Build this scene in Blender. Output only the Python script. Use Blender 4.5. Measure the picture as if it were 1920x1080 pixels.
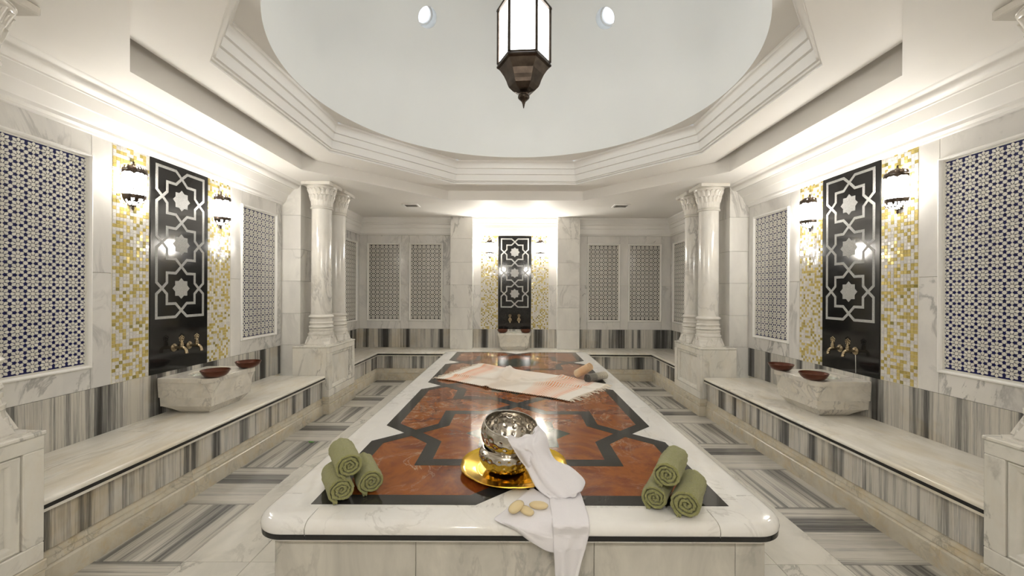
import bpy, bmesh, math, random
from mathutils import Vector, Matrix, noise
PI = math.pi
random.seed(7)
for o in list(bpy.data.objects): bpy.data.objects.remove(o)
S = bpy.context.scene
C = S.collection

# ------------------------------------------------------------ camera, world, exposure
cam = bpy.data.cameras.new('camera'); camo = bpy.data.objects.new('camera', cam); C.objects.link(camo)
cam.sensor_width = 36.0; cam.lens = 760/1920*36
cam.shift_x = -5.5/1920; cam.shift_y = 7/1920
cam.clip_start = 0.02
camo.location = (0, 0, 1.5); camo.rotation_euler = (PI/2, -0.005, 0)
S.camera = camo
W = bpy.data.worlds.new('world'); S.world = W; W.use_nodes = True
W.node_tree.nodes['Background'].inputs[0].default_value = (0.75, 0.85, 1.0, 1)
W.node_tree.nodes['Background'].inputs[1].default_value = 1.0
S.view_settings.view_transform = 'Standard'; S.view_settings.look = 'None'
S.view_settings.gamma = 1.0; S.view_settings.use_curve_mapping = False
S.view_settings.exposure = 1.2
SCONCE = 45.0      # emission strength of the wall lamp glass
LANTERN = 5.2     # of the hanging lantern panes
SKY = 0.48          # of the skylight glass

SCONCE_END = 80.0 # of the back wall lamps and the added fill pair on the front wall

# ------------------------------------------------------------ materials
def new_mat(name):
    m = bpy.data.materials.new(name); m.use_nodes = True
    nt = m.node_tree; b = nt.nodes['Principled BSDF']
    return m, nt, b
def simple(name, col, rough=0.5, metal=0.0, bump=0.0, bscale=60, var=0.0, spec=None, coat=0):
    m, nt, b = new_mat(name)
    b.inputs['Base Color'].default_value = (*col, 1); b.inputs['Roughness'].default_value = rough
    b.inputs['Metallic'].default_value = metal
    if spec is not None: b.inputs['Specular IOR Level'].default_value = spec
    if coat: b.inputs['Coat Weight'].default_value = coat
    tc = nt.nodes.new('ShaderNodeTexCoord')
    n = nt.nodes.new('ShaderNodeTexNoise'); n.inputs['Scale'].default_value = bscale; n.inputs['Detail'].default_value = 4
    nt.links.new(tc.outputs['Object'], n.inputs['Vector'])
    if bump:
        bp = nt.nodes.new('ShaderNodeBump'); bp.inputs['Strength'].default_value = bump; bp.inputs['Distance'].default_value = 0.01
        nt.links.new(n.outputs['Fac'], bp.inputs['Height']); nt.links.new(bp.outputs[0], b.inputs['Normal'])
    r = nt.nodes.new('ShaderNodeValToRGB')
    r.color_ramp.elements[0].position = 0.3; r.color_ramp.elements[1].position = 0.7
    r.color_ramp.elements[0].color = (*[c*(1-var) for c in col], 1); r.color_ramp.elements[1].color = (*[min(1, c*(1+var)) for c in col], 1)
    nt.links.new(n.outputs['Fac'], r.inputs[0]); nt.links.new(r.outputs[0], b.inputs['Base Color'])
    return m
def emis(name, col, strength):
    m, nt, b = new_mat(name)
    b.inputs['Base Color'].default_value = (0.9, 0.9, 0.9, 1)
    b.inputs['Emission Color'].default_value = (*col, 1); b.inputs['Emission Strength'].default_value = strength
    return m
def ramp(nt, stops, interp='LINEAR'):
    r = nt.nodes.new('ShaderNodeValToRGB'); cr = r.color_ramp; cr.interpolation = interp
    while len(cr.elements) > 1: cr.elements.remove(cr.elements[-1])
    cr.elements[0].position = stops[0][0]; cr.elements[0].color = (*stops[0][1], 1)
    for p, c in stops[1:]:
        e = cr.elements.new(p); e.color = (*c, 1)
    return r
def coords(nt, scale=(1, 1, 1), rnd=True, rot=(0, 0, 0)):
    tc = nt.nodes.new('ShaderNodeTexCoord'); mp = nt.nodes.new('ShaderNodeMapping')
    mp.inputs['Scale'].default_value = scale; mp.inputs['Rotation'].default_value = rot
    if rnd:
        oi = nt.nodes.new('ShaderNodeObjectInfo')
        ml = nt.nodes.new('ShaderNodeVectorMath'); ml.operation = 'SCALE'; ml.inputs[0].default_value = (37.1, 23.7, 51.3)
        nt.links.new(oi.outputs['Random'], ml.inputs['Scale'])
        ad = nt.nodes.new('ShaderNodeVectorMath'); ad.operation = 'ADD'
        nt.links.new(tc.outputs['Object'], ad.inputs[0]); nt.links.new(ml.outputs[0], ad.inputs[1])
        nt.links.new(ad.outputs[0], mp.inputs['Vector'])
    else:
        nt.links.new(tc.outputs['Object'], mp.inputs['Vector'])
    return mp
def tnoise(nt, vec, scale, detail=4, rough=0.5, dist=0.0):
    n = nt.nodes.new('ShaderNodeTexNoise')
    n.inputs['Scale'].default_value = scale; n.inputs['Detail'].default_value = detail
    n.inputs['Roughness'].default_value = rough; n.inputs['Distortion'].default_value = dist
    nt.links.new(vec.outputs[0], n.inputs['Vector']); return n
def mix(nt, fac, a, b, mode='MIX'):
    mx = nt.nodes.new('ShaderNodeMix'); mx.data_type = 'RGBA'; mx.blend_type = mode
    if isinstance(fac, (int, float)): mx.inputs[0].default_value = fac
    else: nt.links.new(fac, mx.inputs[0])
    for k, v in ((6, a), (7, b)):
        if isinstance(v, tuple): mx.inputs[k].default_value = (*v, 1)
        else: nt.links.new(v, mx.inputs[k])
    return mx.outputs[2]
def marble(name, base, cloud, vein, vamt=0.6, scale=1.0, rough=0.22, stretch=(1, 1, 1), rot=(0.4, 0.5, 0.6), stain=None, stamt=0.0, width=0.03):
    m, nt, b = new_mat(name)
    v = coords(nt, stretch, True, rot)
    cl = tnoise(nt, v, 2.6*scale, 5, 0.6, 0.6)
    rc = ramp(nt, [(0.35, cloud), (0.62, base)]); nt.links.new(cl.outputs['Fac'], rc.inputs[0])
    vn = tnoise(nt, v, 1.7*scale, 6, 0.62, 1.3)
    rv = ramp(nt, [(0.5-width*1.6, (0, 0, 0)), (0.5, (1, 1, 1)), (0.5+width, (0, 0, 0))]); nt.links.new(vn.outputs['Fac'], rv.inputs[0])
    msk = tnoise(nt, v, 1.1*scale, 2, 0.5)
    rm = ramp(nt, [(0.45, (0, 0, 0)), (0.68, (1, 1, 1))]); nt.links.new(msk.outputs['Fac'], rm.inputs[0])
    mul = nt.nodes.new('ShaderNodeMath'); mul.operation = 'MULTIPLY'
    nt.links.new(rv.outputs[0], mul.inputs[0]); nt.links.new(rm.outputs[0], mul.inputs[1])
    mu2 = nt.nodes.new('ShaderNodeMath'); mu2.operation = 'MULTIPLY'; mu2.inputs[1].default_value = vamt
    nt.links.new(mul.outputs[0], mu2.inputs[0])
    col = mix(nt, mu2.outputs[0], rc.outputs[0], vein)
    if stain:
        sn = tnoise(nt, v, 3.1*scale, 5, 0.7, 0.3)
        rs = ramp(nt, [(0.48, (0, 0, 0)), (0.75, (stamt,)*3)]); nt.links.new(sn.outputs['Fac'], rs.inputs[0])
        col = mix(nt, rs.outputs[0], col, stain)
    nt.links.new(col, b.inputs['Base Color'])
    b.inputs['Roughness'].default_value = rough
    return m
def striped(name, axis, rnd=False, warm=0.0, freq=1.0, fine=0.68):
    """bands of grey and white marble; the colour varies along the given axis only (softly along the others)"""
    m, nt, b = new_mat(name)
    sc = [0.016, 0.016, 0.016]; sc[axis] = 1.0
    v = coords(nt, tuple(sc), rnd)
    a = tnoise(nt, v, 5.0*freq, 2, 0.5, 0.0)
    f = tnoise(nt, v, 26.0*freq, 6, 0.82, 0.0)
    ad = nt.nodes.new('ShaderNodeMath'); ad.operation = 'MULTIPLY_ADD'; ad.inputs[1].default_value = fine
    sb = nt.nodes.new('ShaderNodeMath'); sb.operation = 'SUBTRACT'; sb.inputs[1].default_value = 0.5
    nt.links.new(f.outputs['Fac'], sb.inputs[0])
    am = nt.nodes.new('ShaderNodeMath'); am.operation = 'MULTIPLY_ADD'; am.inputs[1].default_value = 1.5; am.inputs[2].default_value = -0.265
    nt.links.new(a.outputs['Fac'], am.inputs[0])
    nt.links.new(sb.outputs[0], ad.inputs[0]); nt.links.new(am.outputs[0], ad.inputs[2])
    r = ramp(nt, [(0.26, (0.045, 0.043, 0.04)), (0.34, (0.11, 0.108, 0.105)), (0.40, (0.23, 0.225, 0.21)), (0.45, (0.37, 0.355, 0.325)), (0.49, (0.54, 0.515, 0.46)),
                  (0.56, (0.64, 0.61, 0.55)), (0.61, (0.38, 0.37, 0.35)), (0.66, (0.62, 0.59, 0.53)), (0.72, (0.44, 0.42, 0.385)), (0.80, (0.60, 0.57, 0.50))])
    nt.links.new(ad.outputs[0], r.inputs[0])
    col = r.outputs[0]
    if warm:
        v2 = coords(nt, (1, 1, 1), False)
        w = tnoise(nt, v2, 2.2, 4, 0.6, 0.2)
        rw = ramp(nt, [(0.5, (0, 0, 0)), (0.72, (warm,)*3)]); nt.links.new(w.outputs['Fac'], rw.inputs[0])
        col = mix(nt, rw.outputs[0], col, (0.80, 0.68, 0.48), 'MULTIPLY')
    nt.links.new(col, b.inputs['Base Color'])
    b.inputs['Roughness'].default_value = 0.22
    return m
M = {}
M['wall'] = marble('wall_marble', (0.77, 0.75, 0.71), (0.67, 0.655, 0.63), (0.24, 0.24, 0.235), 0.75, 1.3, 0.14, (1, 1, 0.55))
M['pier'] = marble('pier_marble', (0.78, 0.76, 0.71), (0.69, 0.67, 0.63), (0.28, 0.27, 0.25), 0.7, 1.2, 0.16, (1, 1, 0.5))
M['column'] = marble('column_marble', (0.74, 0.715, 0.66), (0.65, 0.63, 0.59), (0.28, 0.27, 0.25), 0.7, 1.4, 0.12, (1, 1, 0.6), stain=(0.62, 0.56, 0.44), stamt=0.25)
M['carved'] = marble('carved_marble', (0.74, 0.71, 0.65), (0.66, 0.63, 0.57), (0.45, 0.43, 0.38), 0.4, 1.6, 0.22)
M['pedestal'] = marble('pedestal_marble', (0.76, 0.73, 0.66), (0.66, 0.64, 0.58), (0.22, 0.21, 0.19), 0.8, 1.8, 0.2, (1, 1, 0.5), stain=(0.62, 0.53, 0.38), stamt=0.35)
M['bench_top'] = marble('bench_marble', (0.78, 0.75, 0.68), (0.68, 0.65, 0.57), (0.40, 0.37, 0.32), 0.5, 1.3, 0.2, (1.6, 0.45, 1), (0, 0, 0.12), stain=(0.62, 0.52, 0.35), stamt=0.6)
M['plinth'] = marble('plinth_marble', (0.66, 0.61, 0.50), (0.56, 0.51, 0.41), (0.20, 0.185, 0.15), 0.5, 3.0, 0.25, stain=(0.60, 0.46, 0.24), stamt=0.7)
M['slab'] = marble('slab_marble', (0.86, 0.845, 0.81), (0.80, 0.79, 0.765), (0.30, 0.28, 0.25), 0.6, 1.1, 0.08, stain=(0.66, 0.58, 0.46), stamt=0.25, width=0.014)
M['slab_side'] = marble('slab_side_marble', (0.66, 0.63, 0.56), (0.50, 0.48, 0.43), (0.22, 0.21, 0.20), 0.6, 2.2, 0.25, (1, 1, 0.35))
M['border'] = marble('floor_border_marble', (0.76, 0.73, 0.66), (0.67, 0.65, 0.59), (0.20, 0.19, 0.17), 0.75, 1.9, 0.16, (1, 0.6, 1), (0, 0, 0.6))
M['basin'] = marble('basin_marble', (0.74, 0.70, 0.62), (0.62, 0.59, 0.53), (0.22, 0.21, 0.21), 0.7, 2.6, 0.16, stain=(0.62, 0.54, 0.40), stamt=0.35)
M['stripe_y'] = striped('striped_marble_along_y', 1, False, 0.8)      # bands change along Y (side walls)
M['stripe_x'] = striped('striped_marble_along_x', 0, False, 0.5)
M['floor_a'] = striped('floor_tile_bands_across', 1, False, 0.0, 0.75)
M['floor_b'] = striped('floor_tile_bands_along', 0, False, 0.0, 0.85)
M['paint'] = simple('cream_paint', (0.85, 0.83, 0.79), 0.6, var=0.012, bscale=3)
M['dome'] = simple('dome_paint', (0.82, 0.83, 0.81), 0.7, var=0.012, bscale=2)
M['mould'] = simple('moulding_paint', (0.86, 0.845, 0.81), 0.5, var=0.01, bscale=3)
M['grout'] = simple('grout', (0.74, 0.69, 0.55), 0.8)
M['black'] = simple('black_granite', (0.012, 0.012, 0.012), 0.08, var=0.4, bscale=90)
M['black_slab'] = marble('black_marble', (0.022, 0.022, 0.02), (0.035, 0.034, 0.032), (0.30, 0.28, 0.25), 0.35, 1.6, 0.1, width=0.004)
M['black_line'] = simple('black_inlay', (0.008, 0.008, 0.008), 0.15)
M['engraved'] = simple('engraved_stone', (0.42, 0.42, 0.40), 0.6, bump=0.5, bscale=250, var=0.35)
M['navy'] = simple('navy_glaze', (0.008, 0.010, 0.085), 0.2)
M['dark_tile'] = simple('dark_glaze', (0.02, 0.016, 0.022), 0.2)
M['white_tile'] = simple('white_glaze', (0.74, 0.72, 0.66), 0.12, var=0.05, bscale=30)
M['gold1'] = simple('gold_glass', (0.66, 0.53, 0.19), 0.08, 0.25, var=0.15, bscale=20)
M['gold2'] = simple('amber_glass', (0.52, 0.42, 0.13), 0.08, 0.25, var=0.15, bscale=20)
M['olive'] = simple('olive_glass', (0.33, 0.28, 0.08), 0.08, 0.2, var=0.15, bscale=20)
M['pearl'] = simple('pearl_tile', (0.64, 0.62, 0.60), 0.10, 0.0, var=0.12, bscale=70)
M['pearl2'] = simple('pale_pearl_tile', (0.72, 0.70, 0.66), 0.10, 0.0, var=0.08, bscale=70)
M['bronze'] = simple('dark_bronze', (0.060, 0.045, 0.034), 0.32, 0.85, var=0.4, bscale=14, bump=0.08)
M['tap'] = simple('aged_brass', (0.34, 0.27, 0.17), 0.25, 0.9, var=0.25)
M['copper'] = simple('copper_bowl', (0.10, 0.027, 0.011), 0.33, 0.45, var=0.15, bscale=30)
M['steel'] = simple('hammered_nickel', (0.60, 0.56, 0.50), 0.13, 1.0, var=0.06)
M['brass'] = simple('polished_brass', (0.83, 0.54, 0.07), 0.17, 1.0, bump=0.08, bscale=14, var=0.06)
M['cloth'] = simple('white_muslin', (0.80, 0.78, 0.81), 0.9, bump=0.15, bscale=500, var=0.02)
M['soap'] = simple('cream_soap', (0.70, 0.57, 0.33), 0.35, var=0.06, bscale=20)
M['vent'] = simple('vent_metal', (0.45, 0.44, 0.42), 0.5)
M['leaf'] = simple('green_leaf', (0.06, 0.20, 0.03), 0.5)
M['glow'] = emis('lamp_glass', (1.0, 0.955, 0.885), SCONCE); M['glow_end'] = emis('end_wall_lamp_glass', (1.0, 0.955, 0.885), SCONCE_END)
M['pane'] = emis('lantern_glass', (0.95, 0.98, 1.0), LANTERN)
M['sky'] = emis('skylight_glass', (0.76, 0.85, 1.0), SKY)
M['water'] = simple('basin_water', (0.34, 0.38, 0.30), 0.04)
for k in ('cloth',):
    M[k].node_tree.nodes['Principled BSDF'].inputs['Sheen Weight'].default_value = 0.2

def red_marble():
    m, nt, b = new_mat('red_marble')
    v = coords(nt, (1, 1, 1), True, (0, 0, 0.3))
    cl = tnoise(nt, v, 3.0, 8, 0.68, 0.9)
    r = ramp(nt, [(0.28, (0.08, 0.017, 0.007)), (0.42, (0.19, 0.045, 0.010)), (0.55, (0.31, 0.092, 0.016)), (0.66, (0.21, 0.056, 0.012)), (0.78, (0.34, 0.16, 0.055))])
    nt.links.new(cl.outputs['Fac'], r.inputs[0])
    vn = tnoise(nt, v, 2.6, 9, 0.66, 1.8)
    rv = ramp(nt, [(0.488, (0, 0, 0)), (0.5, (1, 1, 1)), (0.512, (0, 0, 0))]); nt.links.new(vn.outputs['Fac'], rv.inputs[0])
    mk = tnoise(nt, v, 2.0, 2)
    rm = ramp(nt, [(0.42, (0.0, 0.0, 0.0)), (0.62, (0.8, 0.8, 0.8))]); nt.links.new(mk.outputs['Fac'], rm.inputs[0])
    mu = nt.nodes.new('ShaderNodeMath'); mu.operation = 'MULTIPLY'
    nt.links.new(rv.outputs[0], mu.inputs[0]); nt.links.new(rm.outputs[0], mu.inputs[1])
    c = mix(nt, mu.outputs[0], r.outputs[0], (0.62, 0.48, 0.32))
    nt.links.new(c, b.inputs['Base Color']); b.inputs['Roughness'].default_value = 0.09
    return m
M['red'] = red_marble()
M['green'] = marble('green_marble', (0.05, 0.075, 0.055), (0.02, 0.032, 0.026), (0.25, 0.30, 0.24), 0.5, 4.0, 0.09)
def towel_mat():
    m, nt, b = new_mat('green_terry')
    v = coords(nt, (1, 1, 1), True)
    n = tnoise(nt, v, 260, 3, 0.7); l = tnoise(nt, v, 14, 3)
    r = ramp(nt, [(0.3, (0.19, 0.19, 0.04)), (0.7, (0.46, 0.45, 0.15))]); nt.links.new(n.outputs['Fac'], r.inputs[0])
    c = mix(nt, 0.2, r.outputs[0], (0.33, 0.33, 0.10)); nt.links.new(c, b.inputs['Base Color'])
    bp = nt.nodes.new('ShaderNodeBump'); bp.inputs['Strength'].default_value = 1.0; bp.inputs['Distance'].default_value = 0.008
    nt.links.new(n.outputs['Fac'], bp.inputs['Height']); nt.links.new(bp.outputs[0], b.inputs['Normal'])
    b.inputs['Roughness'].default_value = 0.95; b.inputs['Sheen Weight'].default_value = 0.4
    return m
M['towel'] = towel_mat()
def uv_bands(name, base, bands, lines, freq):
    """woven cloth: colour bands along U; bands = [(pos, colour)...]; lines = fine stripes inside the bands"""
    m, nt, b = new_mat(name)
    uv = nt.nodes.new('ShaderNodeUVMap'); uv.uv_map = 'UVMap'
    sep = nt.nodes.new('ShaderNodeSeparateXYZ'); nt.links.new(uv.outputs[0], sep.inputs[0])
    r = ramp(nt, bands); nt.links.new(sep.outputs[0], r.inputs[0])
    fr = nt.nodes.new('ShaderNodeMath'); fr.operation = 'MULTIPLY'; fr.inputs[1].default_value = freq
    nt.links.new(sep.outputs[0], fr.inputs[0])
    fc = nt.nodes.new('ShaderNodeMath'); fc.operation = 'FRACT'; nt.links.new(fr.outputs[0], fc.inputs[0])
    gt = nt.nodes.new('ShaderNodeMath'); gt.operation = 'GREATER_THAN'; gt.inputs[1].default_value = 0.6; nt.links.new(fc.outputs[0], gt.inputs[0])
    rl = ramp(nt, lines); nt.links.new(sep.outputs[0], rl.inputs[0])
    mu = nt.nodes.new('ShaderNodeMath'); mu.operation = 'MULTIPLY'; nt.links.new(gt.outputs[0], mu.inputs[0]); nt.links.new(rl.outputs[0], mu.inputs[1])
    c = mix(nt, mu.outputs[0], r.outputs[0], base)
    nt.links.new(c, b.inputs['Base Color']); b.inputs['Roughness'].default_value = 0.9; b.inputs['Sheen Weight'].default_value = 0.2
    tc = nt.nodes.new('ShaderNodeTexCoord'); n = tnoise(nt, tc, 300, 2)
    bp = nt.nodes.new('ShaderNodeBump'); bp.inputs['Strength'].default_value = 0.3; bp.inputs['Distance'].default_value = 0.003
    nt.links.new(n.outputs['Fac'], bp.inputs['Height']); nt.links.new(bp.outputs[0], b.inputs['Normal'])
    return m
CR = (0.80, 0.70, 0.60); OR = (0.78, 0.30, 0.13); PK = (0.82, 0.60, 0.47); WH = (0.84, 0.78, 0.70)
M['peshtemal'] = uv_bands('orange_striped_cotton', WH,
    [(0.0, WH), (0.06, WH), (0.075, (0.80, 0.42, 0.24)), (0.10, OR), (0.12, (0.80, 0.5, 0.33)), (0.17, OR), (0.20, PK), (0.25, WH), (0.45, CR), (0.66, WH), (0.70, PK), (0.74, (0.80, 0.45, 0.28)), (0.79, OR), (0.83, (0.8, 0.45, 0.28)), (0.87, PK), (0.91, OR), (0.93, WH), (1.0, WH)],
    [(0.08, (0, 0, 0)), (0.09, (1, 1, 1)), (0.22, (1, 1, 1)), (0.23, (0, 0, 0)), (0.69, (0, 0, 0)), (0.70, (1, 1, 1)), (0.92, (1, 1, 1)), (0.93, (0, 0, 0))], 70)
M['roll_peach'] = uv_bands('peach_cotton', (0.80, 0.66, 0.46), [(0, (0.72, 0.50, 0.30)), (0.5, (0.74, 0.46, 0.25)), (0.8, (0.76, 0.60, 0.40)), (1, (0.74, 0.58, 0.38))], [(0, (0.3,)*3), (1, (0.3,)*3)], 20)
M['roll_grey'] = uv_bands('grey_striped_cotton', (0.72, 0.66, 0.52), [(0, (0.10, 0.095, 0.085)), (0.5, (0.13, 0.12, 0.10)), (1, (0.34, 0.31, 0.25))], [(0, (0.15,)*3), (0.35, (0.2,)*3), (0.45, (1, 1, 1)), (1, (1, 1, 1))], 17)
M['roll_end'] = simple('cotton_roll_end', (0.62, 0.52, 0.36), 0.9)
M['roll_dark'] = simple('dark_cotton_roll_end', (0.08, 0.075, 0.065), 0.9)

# ------------------------------------------------------------ mesh helpers
class MB:
    def __init__(s): s.v = []; s.f = []; s.m = []
    def add(s, vs, fs, mi=0):
        k = len(s.v); s.v += [tuple(p) for p in vs]; s.f += [tuple(i+k for i in f) for f in fs]; s.m += [mi]*len(fs)
    def box(s, x0, x1, y0, y1, z0, z1, mi=0):
        s.add([(x0, y0, z0), (x1, y0, z0), (x1, y1, z0), (x0, y1, z0), (x0, y0, z1), (x1, y0, z1), (x1, y1, z1), (x0, y1, z1)],
              [(0, 3, 2, 1), (4, 5, 6, 7), (0, 1, 5, 4), (1, 2, 6, 5), (2, 3, 7, 6), (3, 0, 4, 7)], mi)
    def bbox(s, x0, x1, y0, y1, z0, z1, b=0.003, mi=0):
        """box with chamfered edges"""
        bm = bmesh.new(); bmesh.ops.create_cube(bm, size=1)
        for v in bm.verts:
            v.co = Vector(((x0+x1)/2+v.co.x*(x1-x0), (y0+y1)/2+v.co.y*(y1-y0), (z0+z1)/2+v.co.z*(z1-z0)))
        bmesh.ops.bevel(bm, geom=list(bm.edges), offset=b, segments=1, affect='EDGES', clamp_overlap=True)
        bm.verts.ensure_lookup_table(); bm.faces.ensure_lookup_table()
        s.add([v.co[:] for v in bm.verts], [[v.index for v in f.verts] for f in bm.faces], mi); bm.free()
    def prism(s, pts, fn, n0, n1, mi=0, cap0=True):
        """2-D polygon pushed from n0 to n1; fn(u, v, n) gives the 3-D point"""
        k = len(pts)
        vs = [fn(u, v, n0) for u, v in pts]+[fn(u, v, n1) for u, v in pts]
        fs = [tuple(range(k, 2*k))]+[(i, (i+1) % k, k+(i+1) % k, k+i) for i in range(k)]
        if cap0: fs.append(tuple(reversed(range(k))))
        s.add(vs, fs, mi)
    def loft(s, rings, closed=True, caps=(False, False), mi=0):
        n = len(rings[0]); vs = [p for r in rings for p in r]; fs = []
        for a in range(len(rings)-1):
            for i in range(n if closed else n-1):
                j = (i+1) % n
                fs.append((a*n+i, a*n+j, (a+1)*n+j, (a+1)*n+i))
        if caps[0]: fs.append(tuple(reversed(range(n))))
        if caps[1]: fs.append(tuple((len(rings)-1)*n+i for i in range(n)))
        s.add(vs, fs, mi)
    def lathe(s, prof, seg=48, ctr=(0, 0), caps=(True, True), mi=0, a0=0.0, a1=2*PI, rfn=None):
        full = abs(a1-a0-2*PI) < 1e-6
        n = seg if full else seg+1
        rings = []
        for r, z in prof:
            ring = []
            for i in range(n):
                t = a0+(a1-a0)*i/seg
                rr = r if rfn is None else rfn(r, z, t)
                ring.append((ctr[0]+rr*math.cos(t), ctr[1]+rr*math.sin(t), z))
            rings.append(ring)
        s.loft(rings, full, caps if full else (False, False), mi)
    def tube(s, pts, r, seg=8, mi=0, caps=True):
        pts = [Vector(p) for p in pts]; rings = []; up = Vector((0.13, 0.2, 0.97))
        for i, p in enumerate(pts):
            d = (pts[min(i+1, len(pts)-1)]-pts[max(i-1, 0)]).normalized()
            if abs(d.dot(up)) > 0.98: up = Vector((1, 0, 0.1))
            a = d.cross(up).normalized(); b = d.cross(a).normalized()
            rr = r[i] if isinstance(r, (list, tuple)) else r
            rings.append([tuple(p+a*rr*math.cos(2*PI*k/seg)+b*rr*math.sin(2*PI*k/seg)) for k in range(seg)])
        s.loft(rings, True, (caps, caps), mi)
def link(o, parent=None):
    C.objects.link(o)
    if parent: o.parent = parent
    return o
def obj(name, mb, mats, parent=None, smooth=False, kind=None, label=None, world=True, recalc=True, angle=35):
    """ONE mesh object; when it has a parent its vertices are stored relative to that parent's location"""
    me = bpy.data.meshes.new(name)
    off = Vector((0, 0, 0))
    if parent is not None and world:
        p = parent
        while p: off += Vector(p.location); p = p.parent
    me.from_pydata([(x-off.x, y-off.y, z-off.z) for x, y, z in mb.v], [], mb.f)
    mats = mats if isinstance(mats, (list, tuple)) else [mats]
    for m in mats: me.materials.append(m if not isinstance(m, str) else M[m])
    if len(mats) > 1: me.polygons.foreach_set('material_index', mb.m)
    if recalc and len(mb.f) < 60000:
        bm = bmesh.new(); bm.from_mesh(me); bmesh.ops.recalc_face_normals(bm, faces=bm.faces); bm.to_mesh(me); bm.free()
    if smooth:
        me.polygons.foreach_set('use_smooth', [True]*len(me.polygons))
        me.set_sharp_from_angle(angle=math.radians(angle))
    me.update()
    o = bpy.data.objects.new(name, me); link(o, parent)
    if kind: o['kind'] = kind
    if label: o['label'] = label
    return o
def thing(name, label, cat, loc=(0, 0, 0), group=None, rotz=0):
    o = bpy.data.objects.new(name, None); C.objects.link(o); o.empty_display_size = 0.05
    o.location = loc; o.rotation_euler = (0, 0, rotz); o['label'] = label; o['category'] = cat
    if group: o['group'] = group
    return o
def struct(name, mb, m, **k): return obj(name, mb, m, kind='structure', **k)
def structe(name, loc=(0, 0, 0)):
    o = bpy.data.objects.new(name, None); C.objects.link(o); o.location = loc; o['kind'] = 'structure'; o.empty_display_size = 0.05
    return o
def copy_tree(o, parent=None):
    c = o.copy(); C.objects.link(c)
    if parent is not None: c.parent = parent
    for ch in list(o.children): copy_tree(ch, c)
    return c
def box1(name, b, m, parent=None, bev=0.0, **k):
    q = MB()
    if bev: q.bbox(*b, bev)
    else: q.box(*b)
    return obj(name, q, m, parent, **k)
def offset(poly, d):
    """inward offset of a convex counter-clockwise polygon"""
    n = len(poly); out = []
    L = []
    for i in range(n):
        a = Vector(poly[i]); b = Vector(poly[(i+1) % n]); t = (b-a).normalized(); nn = Vector((-t.y, t.x))
        L.append((a+nn*d, t))
    for i in range(n):
        p, t = L[i-1]; q, u = L[i]
        cr = t.x*u.y-t.y*u.x
        if abs(cr) < 1e-9: out.append(tuple(q)); continue
        k = ((q-p).x*u.y-(q-p).y*u.x)/cr
        out.append(tuple(p+t*k))
    return out

# ------------------------------------------------------------ room numbers
XW = 2.94; XA = 2.86; YB = 7.445; ZC = 2.84; ZB = 0.471; ZS = 0.81; YP = 5.10; YC = 3.50
YN = -0.62
YPN = 1.945       # far side of the near piers
JOINT = 0.0012

# ------------------------------------------------------------ floor
fl = MB(); fl.box(-3.2, 3.2, -0.8, 7.7, -0.15, -0.012)
floor = struct('floor', fl, 'grout')
def ftile(bx, m, name='tile', share={}):
    x0, x1, y0, y1 = bx
    key = (round(x1-x0, 3), round(y1-y0, 3), m)
    if key not in share:
        q = MB(); q.bbox(-(x1-x0)/2+JOINT, (x1-x0)/2-JOINT, -(y1-y0)/2+JOINT, (y1-y0)/2-JOINT, -0.012, 0, 0.0012)
        o = obj(name, q, m, floor, world=False); share[key] = o.data
    else:
        o = bpy.data.objects.new(name, share[key]); link(o, floor)
    o.location = ((x0+x1)/2, (y0+y1)/2, 0)
rows = [(-0.16+0.6*k, 0.44+0.6*k) for k in range(11)]+[(6.44, 6.86)]
for side in (-1, 1):
    for k, (y0, y1) in enumerate(rows):
        # left rows from 2.24 run lengthwise, right rows are the opposite
        odd = (k % 2 == 0) if side < 0 else (k % 2 == 1)
        m = 'floor_b' if odd else 'floor_a'
        a, b = sorted((side*1.825, side*2.37))
        ftile((a, b, y0, y1), m)
        if k % 2 == 0:
            y2 = min(y1+0.6, 6.86) if k < 11 else y1
            a, b = sorted((side*1.455, side*1.825)); ftile((a, b, y0, y2), 'border', 'border_tile')
            a, b = sorted((side*0.93, side*1.455)); ftile((a, b, y0, y2), 'border', 'border_tile')
    a, b = sorted((side*1.455, side*1.825)); ftile((a, b, 6.44, 6.86), 'border', 'border_tile') if False else None
for x0 in (-0.93, -0.31, 0.31):
    ftile((x0, x0+0.62, 6.24, 6.86), 'border', 'border_tile'); ftile((x0, x0+0.62, 0.44, 1.04), 'border', 'border_tile')
    ftile((x0, x0+0.62, 1.04, 1.58), 'border', 'border_tile')

# ------------------------------------------------------------ walls
class Plane:
    """u runs along the wall, v is height, n comes out of the wall into the room"""
    def __init__(s, kind, pos): s.kind = kind; s.pos = pos
    def __call__(s, u, v, n):
        if s.kind == 'L': return (-s.pos+n, u, v)
        if s.kind == 'R': return (s.pos-n, u, v)
        if s.kind == 'B': return (u, s.pos-n, v)
        return (u, s.pos+n, v)
    def stripe(s): return 'stripe_y' if s.kind in 'LR' else 'stripe_x'
def wslab(pl, u0, u1, v0, v1, m, parent, name='marble_slab', t0=-0.03, t1=0.0, bev=0.0015, j=JOINT):
    q = MB(); a = pl(u0+j, v0+j, t0); b = pl(u1-j, v1-j, t1)
    lo = [min(a[i], b[i]) for i in range(3)]; hi = [max(a[i], b[i]) for i in range(3)]
    q.bbox(lo[0], hi[0], lo[1], hi[1], lo[2], hi[2], bev)
    return obj(name, q, m, parent)
def core(name, pl, u0, u1, v0, v1, m='grout', t0=-0.2, t1=-0.02):
    q = MB(); a = pl(u0, v0, t0); b = pl(u1, v1, t1)
    q.box(*sum([sorted((a[i], b[i])) for i in range(3)], []))
    return struct(name, q, m)
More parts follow.
